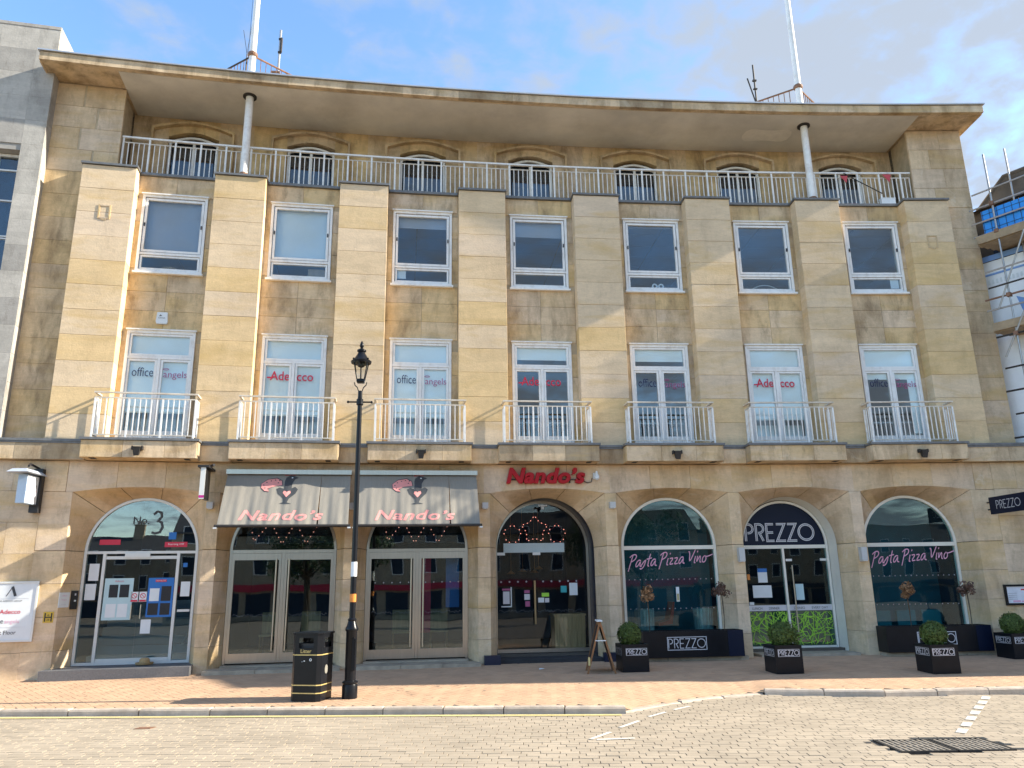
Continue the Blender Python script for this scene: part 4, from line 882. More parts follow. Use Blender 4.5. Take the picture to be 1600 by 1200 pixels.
# bay 6: restaurant door
c = bc[5]; YD6 = .50
A = arch_out(1.045, .0); vs = []; fs = []; n = len(A)
for x, z in A: vs += [(x, .20, z), (x*.955, YD6+.05, z if z < 2.2 else ZS+(z-ZS)*.955)]
for k in range(n-1): a, b = 2*k, 2*k+2; fs.append((a, b, b+1, a+1))
g = arch_frame(G(), .985, .10, .05, YD6, YD6+.08); g.box(-.935, .935, YD6-.004, YD6+.084, 2.225, 2.30).box(-.075, -.025, YD6+.002, YD6+.078, .17, 2.225).box(-.935, .935, YD6-.002, YD6+.08, .10, .17)
sf = obj('restaurant_door_front', g, SHOPW, bld, s=c)
obj('reveal_lining', G().add(vs, fs), SHOPW, sf, fix=False)
obj('sign_panel', lunette(.935, 2.30, YD6+.03), NAVYSIGN, sf)
for a, b in ((-.935, -.075), (-.025, .935)): obj('pane', G().box(a, b, YD6+.035, YD6+.041, .17, 2.225), G_TEAL, sf)
prezzo('sign_lettering', sf, .365, -.075, 2.395, YD6+.018, SILVERP, wd=.135, inline=NAVYSIGN)
obj('frosted_band', G().box(-.934, -.076, YD6+.028, YD6+.033, .90, 1.02).box(-.024, .934, YD6+.028, YD6+.033, .90, 1.02), SILVERP, sf)
for x, t_, w_ in ((-.74, 'LUNCH', .22), (-.36, 'DINNER', .24), (.20, 'DRINKS', .24), (.66, 'EVERY DAY', .36)): obj('lettering', moved(text_g(t_, .05, YD6+.024, width=w_), x, 0, .93), GREYP, sf, fix=False)
g = G(); rr = random.Random(3)
for k in range(300):
    cx, cz, r_ = rr.uniform(-1.0, 1.0), rr.uniform(.0, 1.05), rr.uniform(.15, .6); a0 = rr.uniform(0, 6.28); p = [q for q in circ(cx, cz, r_, 10, a0, a0+rr.uniform(.5, 1.5)) if abs(q[0]) < .925 and .18 < q[1] < .89 and not (-.085 < q[0] < -.015)]
    for q0, q1 in zip(p, p[1:]):
        if math.hypot(q1[0]-q0[0], q1[1]-q0[1]) < .2 and (q0[0]+.05)*(q1[0]+.05) > 0: g.stroke([q0, q1], .012, YD6+.03-.00004*k)
obj('line_pattern', g, GREEN, sf, fix=False)
obj('pattern_backing', G().box(-.93, -.08, YD6+.05, YD6+.055, .175, .89).box(-.02, .93, YD6+.05, YD6+.055, .175, .89), mat('dark_olive_film', (.05, .09, .04), .6), sf)
for (x0, x1, z0, z1, m) in ((-.66, -.45, 1.50, 1.80, PAPER), (-.66, -.45, 1.72, 1.80, BRIGHTB), (-.80, -.38, 1.18, 1.44, PAPER), (.16, .34, 1.12, 1.46, PALEB), (-.9, -.84, 1.56, 1.68, ORANGE), (-.9, -.80, 1.03, 1.09, PAPER)): obj('notice', G().box(x0, x1, YD6+.026-(.004 if m is BRIGHTB else 0), YD6+.03-(.004 if m is BRIGHTB else 0), z0, z1), m, sf)
obj('pull_handle', G().tube([(.10, YD6-.05, .45), (.10, YD6-.05, 1.86)], .015, 8).tube([(.10, YD6-.05, .5), (.10, YD6+.03, .5)], .01, 6).tube([(.10, YD6-.05, 1.8), (.10, YD6+.03, 1.8)], .01, 6), STEEL, sf)
obj('door_closer', G().box(.0, .14, YD6+.018, YD6+.03, 1.95, 2.0).box(.78, .93, YD6+.018, YD6+.03, 1.95, 2.0), ALU, sf)
obj('threshold', G().box(-1.04, 1.04, -.30, YD6, -.05, .075), STEPST, sf)

# ================================================================== FIXTURES ON THE FACADE
def at(s, d=0, z=0): return dict(loc=PL(s, d, z), rz=-s/R)
# awnings
for i, wh in ((1, 'left'), (2, 'right')):
    c = bc[i]+(.11 if i == 1 else -.02)
    t = thing('shop_awning', ('grey canvas awning nearer the office entrance, its right side touching the lamp post line' if i == 1 else 'grey canvas awning just left of the red wall lettering'), 'awning', PL(c, 0, 0), -c/R, 'awnings over the steel doors')
    hw = 1.19; ztop, zb_, yt, yb = 3.73, 2.69, -.44, -1.09
    g = G(); nx, nz = 96, 12; rr = random.Random(i); ph = [rr.uniform(0, 6.28) for _ in range(6)]
    # two panels that sag into soft vertical folds and part at a slit near the right
    nrm = Vector((0, -(ztop-zb_), -(yt-yb)*-1)).normalized()
    def fold(x, v): return (.017*math.sin(x*9+ph[0]+v)+.011*math.sin(x*21+ph[1]-1.8*v)+.006*math.sin(x*43+ph[2]+v))*(.25+.75*v)
    for px0, px1 in ((-hw, .62), (.625, hw)):
        m_ = int(nx*(px1-px0)/(2*hw)); vs = []
        for a in range(m_+1):
            x = px0+(px1-px0)*a/m_
            for b in range(nz+1):
                v = b/nz; sag = -.03*math.sin(math.pi*v); f_ = fold(x, v)+sag*.6
                vs.append((x+(.012*v if px0 > 0 else -.012*v*(1 if a == m_ else 0)), yt+(yb-yt)*v+f_, ztop+(zb_-ztop)*v+f_*.5))
        g.add(vs, [(a*(nz+1)+b, (a+1)*(nz+1)+b, (a+1)*(nz+1)+b+1, a*(nz+1)+b+1) for a in range(m_) for b in range(nz)])
    obj('canopy', g, FABRIC, t, smooth=True, fix=False)
    obj('cassette', G().box(-hw-.02, hw+.02, -.50, -.31, 3.74, 3.83), STEEL, t); obj('front_bar', G().tube([(-hw-.05, yb-.01, zb_-.01), (hw+.05, yb-.01, zb_-.01)], .028, 8), IRON, t)
    for sx in (-1, 1):
        obj('arm', G().tube([(sx*1.12, -.33, 3.55), (sx*.62, -.72, 3.08), (sx*1.1, yb+.03, zb_+.01)], .016, 6), STEEL, t); obj('end_cap', G().box(sx*1.22-.03, sx*1.22+.03, yb-.045, yb+.02, zb_-.06, zb_-.035), PAPER, t)
    # print, laid on the slope just above the cloth
    def on(g, cx, v0, lift=.02):
        lift = .004+(lift-.02)*.25
        L_ = math.hypot(ztop-zb_, yt-yb); out = []
        for x, y, z in g.v:
            v = v0-z/L_; sag = -.018*math.sin(math.pi*v)+fold(x+cx, v); out.append((x+cx, yt+(yb-yt)*v+sag-lift*.86+y, ztop+(zb_-ztop)*v+sag*.5+lift*.5))
        g.v = out; return g
    def dense(g):
        me = bpy.data.meshes.new('q'); me.from_pydata(g.v, [], g.f); b = bmesh.new(); b.from_mesh(me); bmesh.ops.triangulate(b, faces=b.faces[:])
        for _ in range(3):
            es = [e for e in b.edges if abs(e.verts[0].co.x-e.verts[1].co.x) > .04 or abs(e.verts[0].co.z-e.verts[1].co.z) > .12]
            if not es: break
            bmesh.ops.subdivide_edges(b, edges=es, cuts=1); bmesh.ops.triangulate(b, faces=b.faces[:])
        b.to_mesh(me); b.free(); h = G(); h.add([tuple(v.co) for v in me.vertices], [tuple(p.vertices) for p in me.polygons]); bpy.data.meshes.remove(me); return h
    tg = text_g('Nando\u2019s', .24, 0, shear=.28, bold=.022, width=1.56, space=1.05); obj('lettering', on(dense(tg), -.06, .905), PINKP, t, fix=False)
    cx = -.02
    body = [(-.20, .46), (-.14, .50), (-.06, .46), (0, .48), (.08, .47), (.15, .51), (.21, .45), (.17, .34), (.06, .22), (.03, .13), (.12, .09), (-.12, .09), (-.04, .13), (-.05, .22), (-.16, .34)]
    neck = [(-.055, .44), (.085, .44), (.09, .60), (.135, .70), (.20, .735), (.13, .77), (.04, .80), (-.04, .74), (-.06, .66)]
    comb = [(-.07, .78), (.02, .80), (.13, .79), (.15, .86), (.08, .93), (-.01, .94), (-.07, .88)]
    tail = [(-.10, .55), (-.12, .66), (-.22, .72), (-.38, .69), (-.50, .58), (-.49, .48), (-.42, .41), (-.34, .40), (-.36, .47), (-.28, .52)]
    heart = [(0, .26), (.075, .36), (.06, .41), (.02, .405), (0, .38), (-.02, .405), (-.06, .41), (-.075, .36)]
    for nm, P_, m, lf in (('emblem_body', body, GREYP, .022), ('emblem_neck', neck, GREYP, .024), ('emblem_comb', comb, mat('red_comb_print', (.40, .10, .10), .7), .024), ('emblem_tail_edge', [(x*1.06+.02, (z-.56)*1.12+.56) for x, z in tail], GREYP, .021), ('emblem_tail', tail, PINKP, .026), ('emblem_heart', [(x+.005, z) for x, z in heart], PINKP, .027)):
        g = G(); g.flat(P_, 0); obj(nm, on(dense(g), cx, .66, lf), m, t, fix=False)
    g = G()
    for x, z in ((-.16, .67), (-.24, .68), (-.32, .66), (-.40, .62), (-.45, .55), (-.42, .48), (-.18, .61), (-.36, .46)): g.flat(circ(x, z, .014, 6)[:-1], 0)
    obj('emblem_spots', on(g, cx, .66, .030), GREYP, t, fix=False)
    g = G(); g.flat(circ(.075, .735, .016, 8)[:-1], 0); obj('emblem_eye', on(g, cx, .66, .030), PAPER, t, fix=False)
# red wall lettering
t = thing('wall_lettering', 'glossy red illuminated shop name lettering fixed above the dark recessed doorway', 'sign', PL(-.04, 0, 0), .04/R)
me_g = text_g('Nando\u2019s', .33, 0, shear=.22, bold=.024, width=1.66, space=1.04)
c_ = bpy.data.curves.new('n', 'FONT'); c_.body = 'Nando\u2019s'; c_.align_x = 'CENTER'; c_.shear = .22; c_.offset = .024; c_.extrude = .12; c_.bevel_depth = .02; c_.space_character = 1.04; c_.resolution_u = 4
o_ = bpy.data.objects.new('n', c_); me_ = bpy.data.meshes.new_from_object(o_)
xs_ = [v.co.x for v in me_.vertices]; ys_ = [v.co.y for v in me_.vertices]; kx, kz = 1.68/(max(xs_)-min(xs_)), .34/(max(ys_)-min(ys_)); mx_ = (max(xs_)+min(xs_))/2
g = G(); g.add([((v.co.x-mx_)*kx, -.37-v.co.z*.32, (v.co.y-min(ys_))*kz+3.575) for v in me_.vertices], [tuple(p.vertices) for p in me_.polygons])
bpy.data.objects.remove(o_); bpy.data.curves.remove(c_); bpy.data.meshes.remove(me_)
obj('letters', g, RED, t, smooth=True, fix=False)
obj('mounting_rail', G().box(-.78, .78, -.335, -.312, 3.66, 3.68).box(-.5, -.47, -.33, -.301, 3.6, 3.75).box(.5, .53, -.33, -.301, 3.6, 3.75), BLACKM, t); obj('cable', G().tube([(.80, -.33, 3.64), (.9, -.33, 3.60), (.98, -.33, 3.62), (1.0, -.32, 3.70)], .009, 6), BLACKM, t)
t = thing('security_camera', 'small white security camera on the wall right of the red lettering', 'camera', PL(1.02, -.30, 3.68), -.01)
obj('mount', G().box(-.035, .02, -.03, .0, .0, .13), PAPER, t); obj('dome', G().lathe([(.02, -.03), (.055, .0), (.055, .06), (.03, .10), (.018, .16)], .03, -.085, 12), PAPER, t, smooth=True)
# alarm box
t = obj('alarm_box', G().prism([(-.10, 0), (.10, 0), (.115, .05), (.10, .25), (-.10, .25), (-.115, .05)], -.06, -.002), PAPER, **at(-8.09, 0, 6.93)); tag(t, 'white alarm bell box on the stone above the leftmost balcony window', 'alarm')
obj('lettering', moved(text_g('KINGS', .03, -.062, width=.13), .0, 0, .11), GREYP, t, fix=False); obj('logo', G().flat([(-.06, .16), (0, .17), (-.03, .20)], -.0615), GREYP, t, fix=False)
# wall light boxes
for s_, z_, h_, lb in ((-6.76, 3.06, .14, 'square grey wall light left of the first awning'), (-4.03, 3.05, .14, 'square grey wall light between the two awnings'), (-1.33, 3.05, .14, 'square grey wall light right of the second awning'), (1.36, 3.05, .14, 'square grey wall light between the dark doorway and the arched window'), (4.06, 1.92, .30, 'tall slim grey wall light left of the green patterned door'), (6.70, 1.90, .30, 'tall slim grey wall light right of the green patterned door')):
    t = obj('wall_light', G().box(-.06, .06, -.14, -.004, .02, h_-.004), GREYBOX, **at(s_, -.30, z_)); tag(t, lb, 'wall light', 'wall lights on the arcade piers')
    obj('lens', G().box(-.05, .05, -.13, -.015, .008, .019), PAPER, t); obj('back_plate', G().box(-.045, .045, -.0035, .0, .0, h_), GREYBOX, t)
# balcony flood lights
for i, lb in ((0, 'black floodlight on the leftmost balcony front'), (2, 'black floodlight on the balcony front above the second awning'), (4, 'black floodlight on the balcony front above the first pink script window'), (6, 'black floodlight on the rightmost balcony front')):
    s_ = bc[i]+(.02 if i else -.02)
    t = thing('floodlight', lb, 'floodlight', PL(s_, -.755, 4.02), -s_/R, 'floodlights under the balconies')
    obj('housing', G().add([(-.07, -.14, .17), (.07, -.14, .17), (.045, -.10, .0), (-.045, -.10, .0), (-.07, -.015, .19), (.07, -.015, .19), (.045, -.03, .03), (-.045, -.03, .03)], [(0, 1, 2, 3), (7, 6, 5, 4), (0, 4, 5, 1), (1, 5, 6, 2), (2, 6, 7, 3), (3, 7, 4, 0)]), IRON, t)
    obj('stirrup', G().box(-.10, -.075, -.09, 0, .12, .19).box(.075, .10, -.09, 0, .12, .19).box(-.03, .03, -.02, .0, .05, .18), IRON, t)
# projecting signs
t = thing('projecting_sign', 'white blue-edged projecting sign with little hipped cap at the far left', 'sign', PL(-9.92, -.30, 0), rad(-7)+9.92/R)
obj('cabinet', G().box(-.07, .085, -.56, -.14, 3.12, 3.64), mat('pale_blue_sign', (.36, .46, .60), .3, var=.06), t)
obj('right_face', G().box(.0855, .092, -.55, -.15, 3.13, 3.63), PAPER, t)
obj('cap', G().add([(-.19, -.77, 3.665), (.19, -.77, 3.665), (.19, -.05, 3.665), (-.19, -.05, 3.665), (-.12, -.70, 3.73), (.12, -.70, 3.73), (.12, -.12, 3.73), (-.12, -.12, 3.73)], [(3, 2, 1, 0), (4, 5, 6, 7), (0, 1, 5, 4), (1, 2, 6, 5), (2, 3, 7, 6), (3, 0, 4, 7)]), mat('white_sign_cap', (.45, .50, .58), .35), t)
obj('backing_post', G().box(-.03, .13, -.14, -.02, 2.98, 3.80), BLACKM, t); obj('lamp_bracket', G().tube([(0, 0, 3.82), (0, -.35, 3.86), (.05, -.5, 3.80)], .02, 6), BLACKM, t)
for z_, tx, m in ((3.42, 'Office', GREYP), (3.32, 'Angels', REDP)):
    g = text_g(tx, .075, 0, width=.36); g.v = [(.0935, -.35+x*.85, z+z_) for x, y, z in g.v]; obj('lettering', g, m, t, fix=False)
t = thing('projecting_sign', 'slim black and chrome projecting sign seen edge-on left of the first awning', 'sign', PL(-6.83, -.30, 0), rad(4))
obj('panel', G().box(-.035, .035, -.62, -.10, 3.22, 3.78), BLACK, t); obj('edge_trim', G().box(-.045, .045, -.635, -.62, 3.20, 3.80), ALU, t); obj('bracket', G().box(-.10, .10, -.66, .0, 3.80, 3.84).tube([(-.05, -.1, 3.86), (.16, -.5, 3.87)], .025, 6), BLACKM, t)
obj('foot_print', G().box(-.046, -.044+.092, -.637, -.6355, 3.22, 3.27), mat('magenta_print', (.5, .02, .25), .5), t)
t = thing('projecting_sign', 'navy projecting sign with thin pale lettering at the right edge', 'sign', PL(9.62, -.30, 0), -9.62/R+rad(3))
obj('panel', G().box(-.03, .03, -1.25, -.10, 2.84, 3.20), NAVYSIGN, t); obj('bracket', G().tube([(0, 0, 3.1), (0, -.10, 3.1)], .015, 6).tube([(0, 0, 2.95), (0, -.10, 2.95)], .015, 6), BLACKM, t)
S_, W_ = prezzo_strokes(); g = G()
for k, p in enumerate(S_):
    h_ = .17; q = [((a-W_/2)*h_, b*h_) for a, b in p]; g2 = G(); g2.stroke(q, .014, 0); g.add([(-.032-.0003*k, -.68-x, 2.94+z) for x, y, z in g2.v], g2.f)
obj('lettering', g, SILVERP, t, fix=False)
# wall plaque, hydrant plate, notices, intercom
t = thing('wall_plaque', 'white company plaque with silver frame on the wall at far left', 'plaque', PL(-10.15, -.30, .68), 10.15/R)
obj('panel', G().box(-.46, .46, -.022, -.002, .03, 1.03), PAPER, t); obj('frame', G().ring(-.50, .50, 0, 1.06, .035, -.034, -.004), ALU, t)
obj('monogram', G().stroke([(-.02, .80), (.06, .95)], .012, -.025).stroke([(.065, .97), (.13, .80)], .045, -.0255), GREYP, t, fix=False)
obj('lettering', moved(text_g('THE ADECCO GROUP', .028, -.025, width=.40), .05, 0, .70), GREYP, t, fix=False); obj('rule', G().box(-.4, .36, -.025, -.0235, .755, .759), SILVERP, t)
obj('lettering', moved(text_g('Adecco', .075, -.025, width=.34, bold=.008), .08, 0, .49), REDP, t, fix=False); obj('lettering', moved(text_g('office', .085, -.025, width=.24), -.13, 0, .325), GREYP, t, fix=False); obj('lettering', moved(text_g('angels', .085, -.025, width=.24), .13, 0, .305), PINKN, t, fix=False)
obj('lettering', moved(text_g('First Floor', .07, -.025, width=.40), .02, 0, .13), GREYP, t, fix=False); obj('rule', G().box(-.4, .36, -.025, -.0235, .255, .258), SILVERP, t)
t = obj('hydrant_plate', G().box(-.085, .085, -.012, -.001, 0, .19), mat('hydrant_yellow', (.60, .40, .04), .45), **at(-9.43, -.30, 1.0)); tag(t, 'yellow hydrant plate with black H on the wall beside the plaque', 'plate')
obj('lettering', moved(text_g('H', .15, -.014, width=.13), 0, 0, .02), BLACKM, t, fix=False); obj('lettering', moved(text_g('6', .035, -.0145, width=.03), 0, 0, .115), BLACKM, t, fix=False); obj('lettering', moved(text_g('28', .035, -.0145, width=.05), 0, 0, .035), BLACKM, t, fix=False)
jr = -math.atan2(.5, -.17)+math.pi/2
t = thing('intercom', 'dark intercom panel on the splayed jamb beside the number 3 door', 'intercom', PL(-9.165, .07, 1.22), rad(71)+9.1/R)
obj('panel', G().box(-.085, .085, -.035, -.004, 0, .34), IRON, t); obj('speaker', G().box(-.02, .02, -.038, -.0355, .25, .29), SILVERP, t); obj('button', G().box(-.02, .03, -.039, -.0355, .14, .17), PAPER, t)
t = thing('jamb_notice', 'small white notice with faint print beside the intercom', 'notice', PL(-9.25, -.18, 1.26), rad(71)+9.1/R); obj('panel', G().box(-.14, .14, -.012, -.004, 0, .27), PAPER, t)
for k, (tx, m) in enumerate((('Adecco', PINKN), ('Reception', PINKN), ('First floor', SILVERP))): obj('lettering', moved(text_g(tx, .03, -.014, width=.13), 0, 0, .20-k*.08), m, t, fix=False)
t = thing('menu_board', 'black framed lit menu board on the wall at far right', 'menu board', PL(9.90, -.30, .96), -9.9/R)
obj('frame', G().ring(-.25, .30, 0, .42, .04, -.05, -.002), BLACK, t); obj('menu', G().box(-.208, .258, -.03, -.01, .042, .378), mat('menu_paper', (.72, .74, .80), .5), t)
for x0, x1, z0, z1, m in ((-.10, .06, .06, .10, PINKN), (.1, .2, .30, .33, REDP), (.08, .24, .06, .09, PINKN), (-.18, .0, .12, .125, GREYP), (-.18, .0, .16, .165, GREYP), (-.18, .0, .20, .205, GREYP), (-.18, .0, .24, .245, GREYP)): obj('print', G().box(x0, x1, -.033, -.0305, z0, z1), m, t)
t = obj('wall_cabinet', G().box(-.24, .36, -.12, -.002, 0, .38), NAVY, **at(9.74, -.30, .26)); tag(t, 'low navy wall cabinet beneath the menu board', 'cabinet'); obj('latch', G().box(-.19, -.16, -.128, -.121, .2, .23), SILVERP, t)
# straw hat left on the office step
t = thing('straw_hat', 'tan straw hat lying on the granite step of the number 3 entrance', 'hat', PL(-7.78, .02, .186), .4)
STRAW = mat('straw', (.46, .31, .15), .85, var=.2, scale=60)
obj('brim', G().lathe([(.03, .004), (.15, .012), (.165, .045), (.15, .028), (.03, .02)], n=18), STRAW, t, smooth=True); obj('crown', G().lathe([(.095, .018), (.09, .10), (.06, .125), (.01, .105)], n=16), STRAW, t, smooth=True)
# bunting and box on the terrace
t = thing('bunting', 'red pennants of bunting tied along the terrace railing at the right end', 'bunting', PL(8.1, .05, 10.4), -8.1/R)
obj('cord', G().tube([(-.45, 0, .88), (-.2, .01, .72), (.2, .01, .48), (.45, 0, .32)], .012, 6), IRON, t)
for x, z, sz in ((-.46, .80, .16), (.62, .84, .18), (-.30, .05, .16)): obj('pennant', G().prism([(x-sz*.6, z), (x+sz*.6, z), (x+sz*.3, z-sz*1.2)], -.006, .0), mat('red_pennant', (.55, .08, .10), .7), t)
t = thing('white_crate', 'small white box on the terrace coping at the right end', 'box', PL(8.62, .0, 10.397), -8.6/R); obj('shell', G().box(-.17, .17, -.05, .06, 0, .13), PAPER, t); obj('lid', G().box(-.18, .18, -.055, .065, .131, .155), PAPER, t)

# ---- roof: flag poles, fences, aerials
for sgn, lb in ((-1, 'left'), (1, 'right')):
    s_ = sgn*6.70
    t = thing('flagpole', 'tall white flagpole rising from the roof edge at the %s' % lb, 'flagpole', PL(s_, -.1, 12.63), -s_/R)
    obj('pole', G().tube([(0, 0, 0), (0, 0, 5.5)], .082, 14, .06), RAILW, t, smooth=True); obj('collar', G().lathe([(.10, .92), (.115, .95), (.115, 1.0), (.09, 1.03)], n=14), RUST, t)
    if sgn < 0:
        obj('halyard', G().tube([(-.12, .1, 1.05), (-.10, .05, 5)], .004, 4), IRON, t)
    t = thing('roof_fence', 'rusty V-shaped guard fence around the %s flagpole on the roof' % lb, 'fence', PL(s_, -.08, 12.63), -s_/R)
    for sx in (-1, 1):
        ex = sx*(1.05 if sx*sgn > 0 else 1.35); ey = .95 if sx*sgn > 0 else 1.0
        obj('top_rail', G().tube([(sx*.06, .06, .98), (ex, ey, .98)], .022, 6), RUST if sx > 0 or sgn > 0 else IRON, t)
        bm_ = mesh('baluster', G().box(-.007, .007, -.007, .007, 0, .97), RUST)
        for k in range(1, 13): link('baluster', bm_, t, (sx*.06+(ex-sx*.06)*k/12, .06+(ey-.06)*k/12, 0))
t = thing('roof_aerial', 'slim aerial mast standing right of the left flagpole', 'aerial', PL(-6.24, .75, 12.63), 0); obj('mast', G().tube([(0, 0, 0), (0, 0, 2.4)], .028, 8), TUBE, t); obj('dipole', G().tube([(.04, -.03, 1.75), (.04, -.03, 2.15)], .03, 8).box(-.03, .05, -.05, .0, 1.72, 1.76).box(-.03, .05, -.05, .0, 2.1, 2.14), IRON, t); obj('bracket', G().box(-.16, .05, -.04, .04, 1.15, 1.2).tube([(-.14, 0, 1.1), (-.04, 0, 1.2)], .03, 6), RUST, t)
t = thing('roof_aerial', 'twin short aerials standing left of the right flagpole', 'aerial', PL(5.96, .75, 12.63), 0); obj('mast', G().tube([(0, 0, 0), (.0, 0, 2.25)], .024, 8).box(-.05, .05, -.03, .03, 1.75, 1.79).box(-.05, .05, -.03, .03, 1.5, 1.53), IRON, t); obj('leaning_rod', G().tube([(-.02, 0, 1.1), (-.24, -.1, 1.75)], .02, 6), IRON, t)
t = thing('roof_aerial', 'thin forked wire aerial just left of the left flagpole', 'aerial', PL(-6.86, .05, 12.63), 0); obj('wire', G().tube([(0, 0, 0), (0, 0, 1.1)], .012, 5).tube([(0, 0, 1.1), (-.12, 0, 1.75)], .006, 5).tube([(0, 0, 1.1), (.07, 0, 2.0)], .006, 5), IRON, t)

# ================================================================== NEIGHBOURS
# grey stone block on the left
t = thing('stone_office_block', 'weathered grey stone building at the left edge with tall white barred window', 'building', PL(-10.73, -.28, 4.39), 10.73/R)
wl = obj('wall', G().box(-7, -2.35, .02, 6, 0, 9.15).box(-2.35, -.42, .02, 6, 0, 3.38).box(-2.35, -.42, .02, 6, 6.15, 9.15).box(-2.35, -.42, .35, 6, 3.38, 6.15).box(-.42, -.012, .02, 6, 0, 9.15), mat('grey_mortar', (.36, .34, .31), .95), t)
for k in range(16):
    z0 = k*.572; e = .20*(k % 2)
    for a, b in ((-.42, 0), (-1.35+e, -.42), (-2.35, -1.35+e), (-3.4, -2.35)):
        if a < -.43 and b < -.41 and a >= -2.36 and z0+.3 > 3.38 and z0+.3 < 6.15: continue
        q = G(); wd = b-a; top_ = k == 15
        q.box(-wd/2+.0012, wd/2-.0012, 0, .03, .0012, .5708); o = link('stone_block', mesh('stone_block', q, S_GREY), wl, ((a+b)/2, 0, z0))
    q = G().box(-.0115, 0, .0, 1.0, .003, .569); o = link('stone_block', mesh('stone_block', q, S_GREY), wl, (.004, .031, z0))
obj('parapet', G().box(-7, .005, -.01, 1.3, 9.155, 9.23), S_GREY, t)
wn = obj('window', G().ring(-2.34, -.43, 3.39, 6.14, .06, .22, .30), WHITE, t)
for z_ in (4.2, 4.25+.0, 5.05, 5.75): obj('glazing_bar', G().box(-2.28, -.49, .225, .285, z_, z_+.03), WHITE, wn)
for x_ in (-1.9, -1.42, -.90): obj('glazing_bar', G().box(x_, x_+.03, .226, .284, 3.45, 6.08), WHITE, wn)
obj('pane', G().box(-2.28, -.49, .25, .255, 3.45, 6.08), G_UP, wn); obj('room', G().box(-2.3, -.45, .33, .345, 3.4, 6.13), ROOMD, wn)
# scaffolded stone building on the right, running towards the street
KN = .88; AX, AY, AZ = 10.25, 1.21, .18; DXr, DYr = .5, -.866
Rz = math.atan2(DYr, DXr)
t = thing('scaffolded_building', 'dark gabled stone building behind scaffolding at the right edge', 'building', (AX, AY, AZ), Rz); t.scale = (KN, KN, KN)
# local x runs along its front, local -y faces the street
def rb(x0, x1, y0, y1, z0, z1): return G().box(x0, x1, y0, y1, z0, z1)
DKST = mat('sooty_stone', (.13, .105, .08), .9, var=.35, scale=2.5, dirt=.6, dirtcol=(.05, .045, .04), bump=.4, bscale=20)
obj('wall', rb(1.75, 7.35, 0, 6, -.6, 11.55), DKST, t)
g = G(); g.prism([(1.9, 11.55), (2.7, 12.3), (3.3, 12.3), (3.9, 11.75), (3.9, 11.55)], .0, .8); obj('gable', g, DKST, t)
obj('gable_coping', G().tube([(1.8, .02, 11.52), (2.68, .02, 12.34), (3.35, .02, 12.34)], .06, 6), DKST, t)
obj('roof', G().add([(1.72, -.15, 11.56), (7.4, -.15, 11.56), (7.4, 3, 12.6), (1.72, 3, 12.6), (1.72, 6, 11.56), (7.4, 6, 11.56)], [(0, 1, 2, 3), (3, 2, 5, 4), (0, 3, 4), (1, 5, 2)]), SLATE, t)
for k in range(1, 4):
    for z_ in (6.4, 9.0): obj('window', G().box(.2+k*1.9, 1.2+k*1.9, -.03, -.002, z_-.0, z_+1.5), ROOMD, t)
t = thing('scaffold', 'steel tube scaffold with board platforms and blue sheeting at the right edge', 'scaffold', (AX, AY, AZ), Rz); t.scale = (KN, KN, KN)
UPR = mesh('upright', G().tube([(0, 0, 0), (0, 0, 13.0)], .026, 8), TUBE)
for x in (2.62, 3.7, 4.9): link('upright', UPR, t, (x, -1.0, -.3))
for x in (2.9, 4.1): link('upright', UPR, t, (x, -.25, 0))
for z_ in (10.42, 10.80, 11.22, 8.62, 8.32): obj('ledger', G().tube([(2.05, -1.03, z_), (5.2, -1.03, z_)], .026, 8), TUBE if z_ != 8.62 else RUST, t)
for z_ in (7.55, 6.1, 4.9): obj('ledger', G().tube([(2.15, -1.03, z_+.02), (5.2, -1.03, z_+.02)], .026, 8), IRON, t)
for z_ in (10.18, 7.72): 
    for k in range(4): obj('board', G().box(2.10+.06*k, 5.2, -1.0+k*.225, -.785+k*.225, z_, z_+.05), BOARD, t)
    obj('toe_board', G().box(2.12, 5.2, -1.07, -1.035, z_+.02, z_+.24), BOARD, t)
obj('brace', G().tube([(2.3, -1.06, 7.0), (3.9, -1.06, 9.9)], .026, 8), TUBE, t); obj('brace', G().tube([(2.62, -1.06, 5.2), (3.9, -1.06, 7.6)], .026, 8), TUBE, t)
for x_, z0_, z1_ in ((2.35, 8.3, 10.2), (3.1, 8.3, 10.1), (2.5, 5.0, 7.6)): obj('brace', G().tube([(x_, -1.08, z0_), (x_+.9, -1.08, z1_)], .024, 8), TUBE, t)
for x_, z_ in ((2.2, 11.6), (2.2, 8.9), (2.2, 9.35), (2.25, 6.7), (2.3, 5.5)): obj('transom', G().tube([(x_, -1.10, z_), (5.2, -1.10, z_+.04)], .024, 8), IRON if z_ < 9 else TUBE, t)
for x_, z_ in ((2.62, 10.42), (2.62, 8.62), (2.62, 7.57), (3.7, 10.42), (2.62, 11.22)): obj('coupler', G().box(x_-.05, x_+.05, -1.09, -.96, z_-.05, z_+.05), RUST, t)
bs = obj('blue_sheeting', G().box(2.30, 5.2, -.96, -.945, 10.24, 11.12), BLUES, t)
for k in range(16): obj('brick_guard_bar', G().box(2.32+k*.18, 2.328+k*.18, -.975, -.965, 10.26, 11.14), IRON, bs)
for k in range(4): obj('brick_guard_rail', G().box(2.30, 5.2, -.9751, -.966, 10.34+k*.22, 10.347+k*.22), IRON, bs)
t = thing('building_wrap', 'white and blue printed sheeting hung on the scaffolded building', 'sheeting', (AX, AY, AZ), Rz); t.scale = (KN, KN, KN)
obj('sheet', G().box(1.72, 5.2, -.20, -.19, 3.0, 9.95), WRAP, t)
g = G()
for k in range(26): g.box(1.8+k*.10, 1.85+k*.10, -.215, -.203, 9.30, 9.42)
